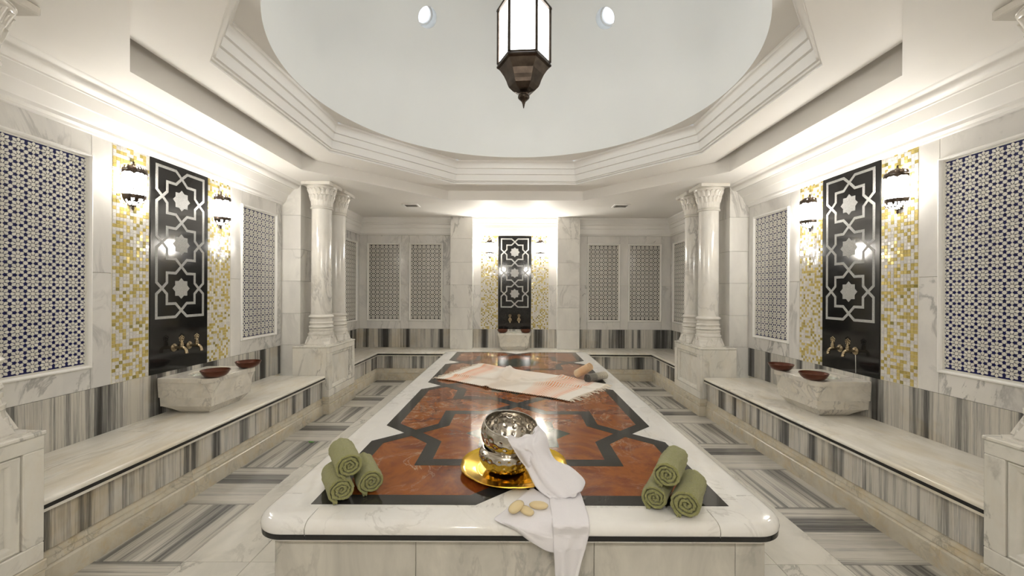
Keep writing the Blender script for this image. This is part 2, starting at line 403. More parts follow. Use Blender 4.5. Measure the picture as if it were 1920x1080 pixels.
def stripes(pl, u0, u1, parent, v0=ZB-0.01, v1=ZS, w=0.6):
    n = max(1, round((u1-u0)/w)); d = (u1-u0)/n
    for i in range(n): wslab(pl, u0+i*d, u0+(i+1)*d, v0, v1, pl.stripe(), parent, 'striped_slab', j=0.0005, bev=0.0006)
TP = 0.0262
def mosaic(pl, u0, u1, v0, v1, parent, seed=0, dark=0.06, pale=0.56):
    rnd = random.Random(seed)
    q = MB(); a = pl(u0, v0, -0.02); b = pl(u1, v1, -0.0035)
    q.box(*sum([sorted((a[i], b[i])) for i in range(3)], []), 0)
    nu = round((u1-u0-0.012)/TP); nv = round((v1-v0-0.006)/TP); du = (u1-u0-0.012)/nu; dv = (v1-v0-0.006)/nv
    g = 0.0016; gold = set()
    for i in range(nu):
        for k in range(nv):
            x = rnd.random(); x = x*0.90 if ((k, i-1) in gold or (k-1, i) in gold) else min(0.999, x*1.10+0.02)
            mi = 4 if x < pale*0.6 else 5 if x < pale else (1 if x < pale+(1-pale)*0.6 else 2 if x < 0.95 else 3)
            if mi == 3 and rnd.random() > dark*8: mi = 2
            if mi < 4: gold.add((k, i))
            uu = u0+0.006+i*du; vv = v0+0.003+k*dv; t = rnd.uniform(-0.0004, 0.0004); s1 = rnd.uniform(-0.0004, 0.0004)
            vs = [pl(uu+g/2, vv+g/2, -0.0035), pl(uu+du-g/2, vv+g/2, -0.0035), pl(uu+du-g/2, vv+dv-g/2, -0.0035), pl(uu+g/2, vv+dv-g/2, -0.0035),
                  pl(uu+g, vv+g, t), pl(uu+du-g, vv+g, s1), pl(uu+du-g, vv+dv-g, -t), pl(uu+g, vv+dv-g, -s1)]
            q.add(vs, [(4, 5, 6, 7), (0, 1, 5, 4), (1, 2, 6, 5), (2, 3, 7, 6), (3, 0, 4, 7)], mi)
    o = obj('mosaic_tiles', q, ['grout', 'gold1', 'gold2', 'olive', 'pearl', 'pearl2'], parent, kind='stuff', recalc=False)
    return o

def cell_pieces(c, far):
    """white glazed pieces of one rosette cell of size 1 centred on 0,0"""
    out = []
    e = 0.010
    out.append([(0.155*math.cos(PI/8+i*PI/4), 0.155*math.sin(PI/8+i*PI/4)) for i in range(8)])
    for k in range(8):
        a = k*PI/4; ca, sa = math.cos(a), math.sin(a)
        if k % 2 == 0: p = [(0.183, 0.036), (0.355, 0.130), (0.425, 0.082), (0.490, 0.012)]
        else: p = [(0.183, 0.036), (0.370, 0.133), (0.448, 0.088), (0.526, 0.022)]
        pts = [(x, -y) for x, y in p]+[(x, y) for x, y in reversed(p)]
        out.append([(x*ca-y*sa, x*sa+y*ca) for x, y in pts])
    r = 0.168
    for (cx, cy) in ((0.5, 0.5),):
        out.append([(cx+r*math.cos(i*PI/4)*(1.0 if i % 2 == 0 else 0.93), cy+r*math.sin(i*PI/4)*(1.0 if i % 2 == 0 else 0.93)) for i in range(8)])
    return out
def tile_panel(pl, u0, u1, v0, v1, label, near, group='blue and white star tile panels on the walls'):
    b = pl((u0+u1)/2, v0, 0)
    t = thing('tile_panel', label, 'tile panel', b, group)
    fw = 0.022
    # frame: four mitred quarter-round lengths
    prof = [(0, -0.02), (0, 0.012), (0.004, 0.017), (0.011, 0.019), (0.018, 0.014), (fw, 0.004), (fw, -0.02)]
    cs = [(u0, v0, 1, 1), (u1, v0, -1, 1), (u1, v1, -1, -1), (u0, v1, 1, -1)]
    for i in range(4):
        q = MB(); rings = []
        for (cu, cv, su, sv) in (cs[i], cs[(i+1) % 4]):
            rings.append([pl(cu+su*d, cv+sv*d, n) for d, n in prof])
        q.loft(rings, False); obj('frame_moulding', q, 'mould', t, smooth=True)
    q = MB(); a = pl(u0+fw-0.004, v0+fw-0.004, -0.03); c = pl(u1-fw+0.004, v1-fw+0.004, -0.006)
    q.box(*sum([sorted((a[i], c[i])) for i in range(3)], []))
    obj('backing', q, 'navy' if near else 'dark_tile', t)
    # white border strip
    U0, U1, V0, V1 = u0+fw+0.012, u1-fw-0.012, v0+fw+0.012, v1-fw-0.012
    q = MB()
    nu = round((U1-U0)/0.0745); nv = round((V1-V0)/0.0745); su = (U1-U0)/nu; sv = (V1-V0)/nv
    pcs = cell_pieces(0, not near)
    for i in range(nu+1):
        for k in range(nv):
            cx = U0+i*su; cy = V0+(k+0.5)*sv
            for pc in pcs:
                pts = [(cx+x*su, cy+y*sv) for x, y in pc]
                mx = sum(p[0] for p in pts)/len(pts); my = sum(p[1] for p in pts)/len(pts)
                if not (U0-0.004 < mx < U1+0.004 and V0 < my < V1-0.002): continue
                pts = [(min(max(x, U0), U1), min(max(y, V0), V1)) for x, y in pts]
                q.prism(pts, pl, -0.006, -0.003, cap0=False)
    for a in ((u0+fw-0.002, U0-0.001, v0+fw-0.002, v1-fw+0.002), (U1+0.001, u1-fw+0.002, v0+fw-0.002, v1-fw+0.002), (U0, U1, v0+fw-0.002, V0-0.001), (U0, U1, V1+0.001, v1-fw+0.002)):
        q.prism([(a[0], a[2]), (a[1], a[2]), (a[1], a[3]), (a[0], a[3])], pl, -0.006, -0.003, cap0=False)
    obj('star_tiles', q, 'white_tile', t, kind='stuff', recalc=False)
    return t

# interlace pattern in drawing units (star centres 161 apart)
A = 80.5
def star_contour(cy):
    L = [(0, -A), (25, -55), (62, -55), (62, -20), (82, 0), (62, 20), (62, 55), (25, 55), (0, A)]
    R = [(-x, -y) for x, y in L[1:-1]]
    return [(x, y+cy) for x, y in L+R]
def interlace():
    closed = [star_contour(161*i) for i in range(3)]
    opened = []
    for s in (-1, 1):
        opened.append([(0, -A), (25*s, -103), (104*s, -103), (104*s, -20), (82*s, 0)])
        opened.append([(82*s, 322), (104*s, 342), (104*s, 425), (25*s, 425), (0, 322+A)])
        for i in range(2): opened.append([(82*s, 161*i), (104*s, 161*i+20), (104*s, 161*i+141), (82*s, 161*i+161)])
    return closed, opened
def ribbon(pts, w, closed):
    """mitred strip outline(s) -> list of quads in 2-D"""
    n = len(pts); P = [Vector(p) for p in pts]; L = []; R = []
    for i in range(n):
        if closed: a, b = P[i-1], P[(i+1) % n]
        else: a, b = P[max(i-1, 0)], P[min(i+1, n-1)]
        d1 = (P[i]-a).normalized() if (closed or i > 0) else (b-P[i]).normalized()
        d2 = (b-P[i]).normalized() if (closed or i < n-1) else d1
        n1 = Vector((-d1.y, d1.x)); n2 = Vector((-d2.y, d2.x)); m = (n1+n2)
        m = m.normalized(); k = w/2/max(0.35, m.dot(n1))
        L.append(P[i]+m*k); R.append(P[i]-m*k)
    out = []
    for i in range(n if closed else n-1):
        j = (i+1) % n; out.append([tuple(R[i]), tuple(R[j]), tuple(L[j]), tuple(L[i])])
    return out
def star8(r, cx=0, cy=0, k=0.77): return [(cx+(r if i % 2 == 0 else r*k)*math.cos(PI/2+i*PI/8), cy+(r if i % 2 == 0 else r*k)*math.sin(PI/2+i*PI/8)) for i in range(16)]
def stone_panel(pl, u0, u1, v0, v1, label):
    t = thing('stone_panel', label, 'wall panel', pl((u0+u1)/2, v0, 0), None)
    q = MB(); a = pl(u0, v0, -0.02); b = pl(u1, v1, 0.004)
    q.bbox(*sum([sorted((a[i], b[i])) for i in range(3)], []), 0.0015); obj('granite_slab', q, 'black', t)
    s = (u1-u0)/255.0; cu = (u0+u1)/2; vt = v1-0.052
    f = lambda x, y, n: pl(cu+x*s, vt-(y+103)*s*1.0, n)
    cl, op = interlace(); k = 0
    for line, c in [(l, True) for l in cl]+[(l, False) for l in op]:
        q = MB()
        for quad in ribbon(line, 9.5, c): q.prism(quad, f, 0.0035, 0.0052+k*0.00004)
        k += 1
        obj('engraved_band', q, 'engraved', t)
    for i in range(3):
        q = MB(); q.prism(star8(38, 0, 161*i), f, 0.0035, 0.0055); obj('engraved_star', q, 'engraved', t)
    return t
M3 = 2.59
sidewalls = {}
for kind, nm in (('L', 'left'), ('R', 'right')):
    pl = Plane(kind, XW)
    w = core('wall_'+nm, pl, YPN-0.02, YP+0.02, 0.3, ZC)
    sidewalls[kind] = w
    stripes(pl, YPN, YP, w)
    for (a, b) in ((YPN, 2.14), (2.81, 2.954), (4.188, 4.344), (4.99, YP)):
        wslab(pl, a, b, ZS, 1.62, 'wall', w); wslab(pl, a, b, 1.62, M3, 'wall', w)
    for (a, b) in ((2.14, 2.81), (4.344, 4.99)):
        wslab(pl, a, b, ZS, 0.957, 'wall', w); wslab(pl, a, b, 2.433, M3, 'wall', w)
    sd = 'left' if kind == 'L' else 'right'
    mosaic(pl, 2.954, 3.260, ZS, M3, w, 11 if kind == 'L' else 12)
    mosaic(pl, 3.872, 4.188, ZS, M3, w, 13 if kind == 'L' else 14)
    stone_panel(pl, 3.262, 3.870, ZS, M3-0.01, 'tall black granite panel with engraved interlaced stars on the %s side wall' % sd)
    tile_panel(pl, 2.14, 2.81, 0.957, 2.433, 'large blue star tile panel nearest the camera on the %s side wall' % sd, True)
    tile_panel(pl, 4.344, 4.99, 0.957, 2.433, 'star tile panel on the %s side wall beside the columns' % sd, True)
    # alcove side walls
    pa = Plane(kind, XA)
    wa = core('wall_%s_rear' % nm, pa, 5.712, YB+0.02, 0.3, ZC)
    stripes(pa, 5.70, YB, wa)
    wslab(pa, 5.70, 6.64, ZS, 2.53, 'wall', wa); wslab(pa, 7.32, YB, ZS, 2.53, 'wall', wa)
    wslab(pa, 6.64, 7.32, ZS, 0.957, 'wall', wa); wslab(pa, 6.64, 7.32, 2.39, 2.53, 'wall', wa)
    tile_panel(pa, 6.64, 7.32, 0.957, 2.39, 'narrow-looking star tile panel behind the %s pair of columns' % sd, False)
    wn = core('wall_%s_front' % nm, pa, YN-0.05, 1.148, 0.0, ZC, 'pier', t1=0.0)
pb = Plane('B', YB)
wb = core('wall_back', pb, -XA-0.02, XA+0.02, 0.3, ZC)
stripes(pb, -XA, -1.17, wb); stripes(pb, 1.17, XA, wb); stripes(pb, -0.77, 0.77, wb, w=0.8)
pans = [(-2.715, -2.095), (-1.945, -1.325), (1.325, 1.93), (2.08, 2.69)]
for (a, b) in ((-XA, -2.715), (-2.095, -1.945), (-1.325, -1.17), (1.17, 1.325), (1.93, 2.08), (2.69, XA), (-0.77, -0.626), (0.617, 0.77)):
    wslab(pb, a, b, ZS, 1.62, 'wall', wb); wslab(pb, a, b, 1.62, 2.53, 'wall', wb)
pl4 = ['star tile panel on the back wall, farthest left', 'star tile panel on the back wall just left of the niche pilaster',
       'star tile panel on the back wall just right of the niche pilaster', 'star tile panel on the back wall, farthest right']
for (a, b), lb in zip(pans, pl4):
    wslab(pb, a, b, ZS, 0.957, 'wall', wb); wslab(pb, a, b, 2.385, 2.53, 'wall', wb)
    tile_panel(pb, a, b, 0.957, 2.385, lb, False)
mosaic(pb, -0.626, -0.309, ZS, 2.53, wb, 21, 0.12, 0.64); mosaic(pb, 0.298, 0.617, ZS, 2.53, wb, 22, 0.12, 0.64)
stone_panel(pb, -0.307, 0.296, ZS, 2.52, 'black granite panel with engraved interlaced stars in the back wall niche')
core('wall_front', Plane('F', YN), -XA-0.1, XA+0.1, 0.0, ZC, 'pier', t1=0.0)

# piers (square marble piers beside the columns) and back pilasters, built of blocks
ZJ = [0.0, 0.415, 0.817, 1.215, 1.62, 2.022, 2.45, 2.84]
def pier(name, x0, x1, y0, y1, label, z0=0.0, group=None):
    t = thing(name, label, 'pier', ((x0+x1)/2, (y0+y1)/2, z0), group)
    for a, b in zip(ZJ[:-1], ZJ[1:]):
        if b <= z0+0.02: continue
        a = max(a, z0)
        box1('marble_block', (x0, x1, y0, y1, a+0.001, b-0.001), 'pier', t, 0.002)
    return t
for s, sd in ((-1, 'left'), (1, 'right')):
    a, b = sorted((s*2.70, s*3.0))
    pier('marble_pier', a, b, YP, 5.71, 'square marble block pier behind the %s pair of columns' % sd)
    pier('marble_pier', a, b, 1.15, YPN, 'square marble block pier beside the near %s pedestal, at the frame edge' % sd)
pier('marble_pilaster', -1.162, -0.763, 7.27, YB-0.003, 'flat marble pilaster left of the back niche', ZB)
pier('marble_pilaster', 0.760, 1.162, 7.27, YB-0.003, 'flat marble pilaster right of the back niche', ZB)

# ------------------------------------------------------------ cornices
SIDEP = [(0.0, 2.575), (0.014, 2.578), (0.018, 2.592), (0.028, 2.598), (0.042, 2.604), (0.046, 2.625), (0.058, 2.632), (0.082, 2.698), (0.088, 2.702), (0.096, 2.702), (0.100, 2.708),
         (0.140, 2.758), (0.146, 2.766), (0.156, 2.768), (0.160, 2.776)]+[(0.160+0.068*math.sin(t), 2.776+0.042*(1-math.cos(t))) for t in [i*PI/2/8 for i in range(1, 9)]]+[(0.236, 2.826), (0.262, 2.829), (0.275, 2.84), (0.0, 2.84)]
BACKP = [(0.0, 2.53), (0.012, 2.533), (0.018, 2.548), (0.03, 2.556), (0.034, 2.57), (0.04, 2.652), (0.05, 2.657), (0.055, 2.715), (0.07, 2.72), (0.076, 2.735), (0.072, 2.745), (0.08, 2.752), (0.09, 2.775), (0.105, 2.80), (0.118, 2.812), (0.118, 2.84), (0.0, 2.84)]
def cornice(name, prof, pts):
    """prof swept along pts; each pt = (x, y, dx, dy) with the direction the depth goes"""
    q = MB(); rings = [[(x+dx*p, y+dy*p, z) for p, z in prof] for x, y, dx, dy in pts]
    q.loft(rings, True, (True, True)); return struct(name, q, 'mould', smooth=True, angle=40)
cornice('trim_1', SIDEP, [(-XW, YPN, 1, 0), (-XW, YP, 1, 0)])
cornice('trim_2', SIDEP, [(XW, YPN, -1, 0), (XW, YP, -1, 0)])
cornice('trim_3', BACKP, [(-XA, 5.71, 1, 0), (-XA, YB, 1, -1), (-1.165, YB, 0, -1)])
cornice('trim_4', BACKP, [(XA, 5.71, -1, 0), (XA, YB, -1, -1), (1.165, YB, 0, -1)])
cornice('trim_5', BACKP, [(-0.76, YB, 0, -1), (0.757, YB, 0, -1)])

# ------------------------------------------------------------ ceiling, tray, ring moulding, dome
Z2 = 2.976; Z3 = 3.271
TR = [(-0.99, 1.035), (0.99, 1.035), (2.37, 2.488), (2.37, 4.487), (0.99, 5.94), (-0.99, 5.94), (-2.37, 4.487), (-2.37, 2.488)]
RG = [(-0.83, 1.367), (0.83, 1.367), (1.98, 2.62), (1.98, 4.31), (0.83, 5.567), (-0.83, 5.567), (-1.98, 4.31), (-1.98, 2.62)]
q = MB()
def pg(pts, z, t=None): q.add([(x, y, z) for x, y in pts], [tuple(range(len(pts)))])
pg([(-3.2, -0.9), (-2.37, -0.9), (-2.37, 7.7), (-3.2, 7.7)], ZC); pg([(3.2, -0.9), (2.37, -0.9), (2.37, 7.7), (3.2, 7.7)], ZC)
pg([(-2.37, -0.9), (2.37, -0.9), (2.37, 1.035), (-2.37, 1.035)], ZC); pg([(-2.37, 5.94), (2.37, 5.94), (2.37, 7.7), (-2.37, 7.7)], ZC)
for sx in (-1, 1):
    pg([(0.99*sx, 1.035), (2.37*sx, 1.035), (2.37*sx, 2.488)], ZC); pg([(0.99*sx, 5.94), (2.37*sx, 5.94), (2.37*sx, 4.487)], ZC)
XS = 2.265; YS1 = 4.487+0.105*1.0529; YS0 = 2.488-0.105*1.0529
T2 = [(-0.99, 1.035), (0.99, 1.035), (XS, YS0), (XS, YS1), (0.99, 5.94), (-0.99, 5.94), (-XS, YS1), (-XS, YS0)]
q.loft([[(x, y, ZC) for x, y in TR], [(x, y, Z2) for x, y in TR]], True)
for sx in (-1, 1):      # long light slots at both sides of the tray
    sl = [(2.37*sx, 2.488), (2.37*sx, 4.487), (XS*sx, YS1), (XS*sx, YS0)]
    q.loft([[(x, y, Z2) for x, y in sl], [(x, y, Z2+0.10) for x, y in sl]], True, (False, True))
q.loft([[(x, y, Z2) for x, y in T2], [(x, y, Z2) for x, y in RG]], True)
q.box(-3.2, 3.2, -0.9, 1.0, Z2+0.14, Z2+0.2)
ceil = struct('ceiling', q, 'paint', recalc=False)
rp = [(0, Z2), (0, Z2+0.004), (-0.006, Z2+0.004), (-0.006, Z2+0.016), (0.010, Z2+0.022), (0.014, Z2+0.034), (0.030, Z2+0.038), (0.036, Z2+0.118), (0.055, Z2+0.122), (0.060, Z2+0.192), (0.078, Z2+0.196), (0.078, Z2+0.222)]
rp += [(0.078+0.028*(1-math.cos(t)), Z2+0.222+0.05*math.sin(t)) for t in [i*PI/2/6 for i in range(1, 7)]]+[(0.112, Z2+0.278), (0.112, Z3)]
q = MB(); q.loft([[(x, y, z) for x, y in offset(RG, d)] for d, z in rp], True)
struct('trim_6', q, 'mould', smooth=True, angle=25, recalc=False)
IN = offset(RG, 0.112); DC = (0.0, 3.485); DR = 1.86
NS = 288
def ray_oct(poly, c, a):
    d = Vector((math.cos(a), math.sin(a))); best = 9
    for i in range(len(poly)):
        p = Vector(poly[i]); e = Vector(poly[(i+1) % len(poly)])-p; cr = d.x*e.y-d.y*e.x
        if abs(cr) < 1e-9: continue
        w = p-Vector(c); t = (w.x*e.y-w.y*e.x)/cr; s = (w.x*d.y-w.y*d.x)/cr
        if t > 0 and -1e-6 <= s <= 1+1e-6: best = min(best, t)
    return (c[0]+d.x*best, c[1]+d.y*best)
q = MB()
r0 = [(*ray_oct(IN, DC, 2*PI*i/NS), Z3) for i in range(NS)]
r1 = [(DC[0]+DR*math.cos(2*PI*i/NS), DC[1]+DR*math.sin(2*PI*i/NS), Z3) for i in range(NS)]
q.loft([r0, r1], True); obj('dome_rim', q, 'paint', ceil, recalc=False)
# dome: hemisphere with eight round skylight shafts
SKR = 0.108; EL = math.radians(42.0)
sky_dirs = [Vector((math.cos(a)*math.cos(EL), math.sin(a)*math.cos(EL), math.sin(EL))) for a in [PI/4*i for i in range(8)]]
NE = 120; vs = []; keep = {}
for k in range(NE):
    e = (PI/2)*k/NE
    for i in range(NS):
        a = 2*PI*i/NS; d = Vector((math.cos(a)*math.cos(e), math.sin(a)*math.cos(e), math.sin(e))); vs.append(d)
vs.append(Vector((0, 0, 1)))
hole = math.asin(SKR/DR)
inside = [min(math.acos(max(-1, min(1, d.dot(s)))) for s in sky_dirs) < hole for d in vs]
fs = []; bnd = set()
for k in range(NE-1):
    for i in range(NS):
        j = (i+1) % NS; f = (k*NS+i, k*NS+j, (k+1)*NS+j, (k+1)*NS+i); ins = [inside[x] for x in f]
        if all(ins): continue
        if any(ins):
            for x in f:
                if inside[x]: bnd.add(x)
        fs.append(f)
for i in range(NS): fs.append(((NE-1)*NS+i, (NE-1)*NS+(i+1) % NS, NE*NS))
for x in bnd:
    s = max(sky_dirs, key=lambda s: s.dot(vs[x])); t = vs[x]-s*vs[x].dot(s)
    if t.length > 1e-6: vs[x] = (s*math.cos(hole)+t.normalized()*math.sin(hole))
q = MB(); q.add([(DC[0]+DR*v.x, DC[1]+DR*v.y, Z3+DR*v.z) for v in vs], fs)
obj('dome', q, 'dome', ceil, smooth=True, recalc=False, angle=60)
for n_, s in enumerate(sky_dirs):
    c0 = Vector((DC[0], DC[1], Z3)); a = s.cross(Vector((0, 0, 1))).normalized(); b = s.cross(a).normalized()
    ring = lambda dist, r: [tuple(c0+s*dist+a*r*math.cos(2*PI*i/40)+b*r*math.sin(2*PI*i/40)) for i in range(40)]
    base = c0+s*DR
    w = structe('window_%d' % (n_+1), tuple(base))
    q = MB(); q.loft([ring(DR*math.cos(hole)-0.002, SKR+0.001), ring(DR+0.25, SKR+0.001)], True); obj('shaft', q, 'dome', w, smooth=True)
    q = MB(); q.loft([ring(DR+0.12, SKR), ring(DR+0.12, SKR*0.84), ring(DR+0.16, SKR*0.84), ring(DR+0.16, SKR)], True); obj('window_ring', q, 'mould', w, smooth=True)
    q = MB(); q.add(ring(DR+0.15, SKR*0.88)+[tuple(c0+s*(DR+0.18))], [(i, (i+1) % 40, 40) for i in range(40)]); obj('window_glass', q, 'sky', w, smooth=True)
# ceiling vents
for x, y, lb in ((-1.62, 6.30, 'small square air grille in the rear ceiling on the left'), (1.63, 6.27, 'small square air grille in the rear ceiling on the right')):
    t = thing('ceiling_vent', lb, 'vent', (x, y, ZC-0.004), 'square air grilles in the rear ceiling')
    q = MB()
    for a in ((-0.12, 0.12, -0.11, -0.085), (-0.12, 0.12, 0.085, 0.11), (-0.12, -0.095, -0.085, 0.085), (0.095, 0.12, -0.085, 0.085)): q.box(x+a[0], x+a[1], y+a[2], y+a[3], ZC-0.014, ZC-0.001)
    obj('frame', q, 'mould', t)
    q = MB()
    for k in range(6):
        yy = y-0.075+k*0.03; q.add([(x-0.095, yy-0.01, ZC-0.012), (x+0.095, yy-0.01, ZC-0.012), (x+0.095, yy+0.012, ZC-0.004), (x-0.095, yy+0.012, ZC-0.004)], [(0, 1, 2, 3)])
    obj('slats', q, 'vent', t, recalc=False)

# ------------------------------------------------------------ benches
XE = 2.29; XBF = 2.325
def bench_top(prof_in, path, name, m, parent, prof):
    q = MB(); rings = [[(x+dx*p, y+dy*p, z) for p, z in prof] for x, y, dx, dy in path]
    q.loft(rings, True, (True, True)); return obj(name, q, m, parent, smooth=True, angle=50)
# p is measured from the front edge of the top towards the wall
def nose(depth): return [(depth, ZB-0.06), (depth, ZB), (0.020, ZB), (0.009, ZB-0.003), (0.002, ZB-0.010), (0.0, ZB-0.018), (0.001, ZB-0.024), (0.003, ZB-0.0245), (0.003, ZB-0.06)]
LINE = [(0.03, ZB-0.044), (0.03, ZB-0.0242), (0.001, ZB-0.0242), (0.001, ZB-0.044)]
LIP = [(0.05, ZB-0.0595), (0.05, ZB-0.0445), (0.004, ZB-0.0445), (0.003, ZB-0.052), (0.006, ZB-0.0595)]
PLT = [(0.06, 0.135), (0.06, 0.207), (0.026, 0.207), (0.020, 0.203), (0.008, 0.163), (0.008, 0.1585), (0.014, 0.156), (0.012, 0.152), (0.004, 0.128), (0.004, 0.1225), (0.06, 0.1225)]
PLB = [(0.06, 0.0), (0.06, 0.1205), (0.010, 0.1205), (0.003, 0.117), (-0.004, 0.108), (-0.006, 0.0)]
def run(bench, pts, axis, depth, m='bench_top', segs=None, facem='stripe_y'):
    """pts: list of (x, y, dx, dy) at the front edge of the top; segments split the stone into pieces"""
    for i in range(len(pts)-1):
        a, b = pts[i], pts[i+1]; L = math.hypot(b[0]-a[0], b[1]-a[1]); n = max(1, round(L/segs))
        for k in range(n):
            def lerp(t): return tuple(a[c]+(b[c]-a[c])*t for c in range(2))+((a[2:] if t == 0 else b[2:] if t == 1 else tuple(axis[i])))
            p0, p1 = lerp(k/n), lerp((k+1)/n)
            e = 0.0007/(L/n)
            def sh(p, pp, e): return (p[0]+(pp[0]-p[0])*e, p[1]+(pp[1]-p[1])*e, p[2], p[3])
            pa, pb_ = sh(p0, p1, e if p0[2:] == tuple(axis[i]) else 0), sh(p1, p0, e if p1[2:] == tuple(axis[i]) else 0)
            bench_top(None, [pa, pb_], 'seat_slab', m, bench, nose(depth))
            bench_top(None, [pa, pb_], 'black_inlay', 'black_line', bench, LINE)
            bench_top(None, [pa, pb_], 'under_lip', 'plinth', bench, LIP)
            o = 0.035
            q = MB(); rings = [[(x+dx*p, y+dy*p, z) for p, z in ((o, 0.2), (o, ZB-0.058), (o+0.03, ZB-0.058), (o+0.03, 0.2))] for x, y, dx, dy in (pa, pb_)]
            q.loft(rings, True, (True, True)); obj('striped_slab', q, facem[i], bench)
            q = MB(); rings = [[(x+dx*(p+0.031), y+dy*(p+0.031), z) for p, z in PLT] for x, y, dx, dy in (pa, pb_)]
            q.loft(rings, True, (True, True)); obj('upper_plinth', q, 'plinth', bench, smooth=True)
            q = MB(); rings = [[(x+dx*(p+0.031), y+dy*(p+0.031), z) for p, z in PLB] for x, y, dx, dy in (pa, pb_)]
            q.loft(rings, True, (True, True)); obj('lower_plinth', q, 'plinth', bench, smooth=True)
YE = 4.904; YN2 = 2*3.43-YE
for s, sd in ((-1, 'left'), (1, 'right')):
    b = thing('marble_bench', 'long veined marble bench with black edge line along the %s side wall' % sd, 'bench', (s*2.6, 3.43, 0))
    run(b, [(s*XE, 1.96, s, 0), (s*XE, YE, s, 0)], [(s, 0)], XW-XE-0.001, segs=0.99, facem=['stripe_y'])
    box1('core', tuple(sorted((s*2.36, s*(XW-0.002))))+(1.965, YE-0.01, 0.0, ZB-0.061), 'grout', b)
b = thing('marble_bench', 'U-shaped marble bench with black edge line around the rear alcove', 'bench', (0, 7.1, 0))
YF = 6.80
run(b, [(-XE, 5.717, -1, 0), (-XE, YF, -1, 1), (XE, YF, 1, 1), (XE, 5.717, 1, 0)], [(-1, 0), (0, 1), (1, 0)], 0.56, segs=1.05, facem=['stripe_y', 'stripe_x', 'stripe_y'])
q = MB(); q.box(-XA+0.001, XA-0.001, YF+0.3, YB-0.001, 0, ZB-0.0005); obj('seat_slab', q, 'bench_top', b)

# ------------------------------------------------------------ pedestals and columns
ZP = 0.825
def pedestal(s, y0, y1, label):
    """s = side; inner framed face at |x| = 2.25"""
    t = thing('pedestal', label, 'pedestal', (s*2.47, (y0+y1)/2, 0), None)
    X = lambda d: s*(2.25+d)
    def bx(name, d0, d1, a, b, z0, z1, m='pedestal', bev=0.004):
        return box1(name, tuple(sorted((X(d0), X(d1))))+(a, b, z0, z1), m, t, bev)
    bx('body', 0.034, 0.449, y0+0.0, y1-0.0, 0.209, ZP-0.02)
    bx('cap', -0.006, 0.449, y0-0.006, y1+0.006, ZP-0.02, ZP, bev=0.005)
    # frame on the inner face, proud of the recessed panel
    z0, z1 = 0.209, ZP-0.021; fw = 0.085
    bx('frame_rail', 0.0, 0.0335, y0, y1, z1-fw+0.02, z1); bx('frame_rail', 0.0, 0.0335, y0, y1, z0, z0+fw)
    bx('frame_stile', 0.0, 0.0335, y0, y0+fw, z0+fw+0.0005, z1-fw+0.0195); bx('frame_stile', 0.0, 0.0335, y1-fw, y1, z0+fw+0.0005, z1-fw+0.0195)
    # ogee bead inside the frame
    q = MB(); a0, a1, b0, b1 = y0+fw, y1-fw, z0+fw, z1-fw+0.02
    prof = [(0.0, 0.016), (0.003, 0.016), (0.006, 0.008), (0.012, 0.006), (0.018, 0.010), (0.030, 0.014), (0.042, 0.024), (0.045, 0.0335), (0.0, 0.0335)]
    rings = [[(X(n), cy+sy*d, cz+sz*d) for d, n in prof] for cy, cz, sy, sz in ((a0, b0, 1, 1), (a1, b0, -1, 1), (a1, b1, -1, -1), (a0, b1, 1, -1), (a0, b0, 1, 1))]
    q.loft(rings, True); obj('panel_moulding', q, 'pedestal', t, smooth=True)
    # plinth courses
    bx('plinth', -0.008, 0.449, y0-0.008, y1+0.008, 0.1605, 0.2085, 'plinth'); bx('plinth', -0.004, 0.449, y0-0.004, y1+0.004, 0.1225, 0.1600, 'plinth'); bx('plinth', -0.014, 0.449, y0-0.014, y1+0.014, 0.0, 0.1220, 'plinth')
    return t
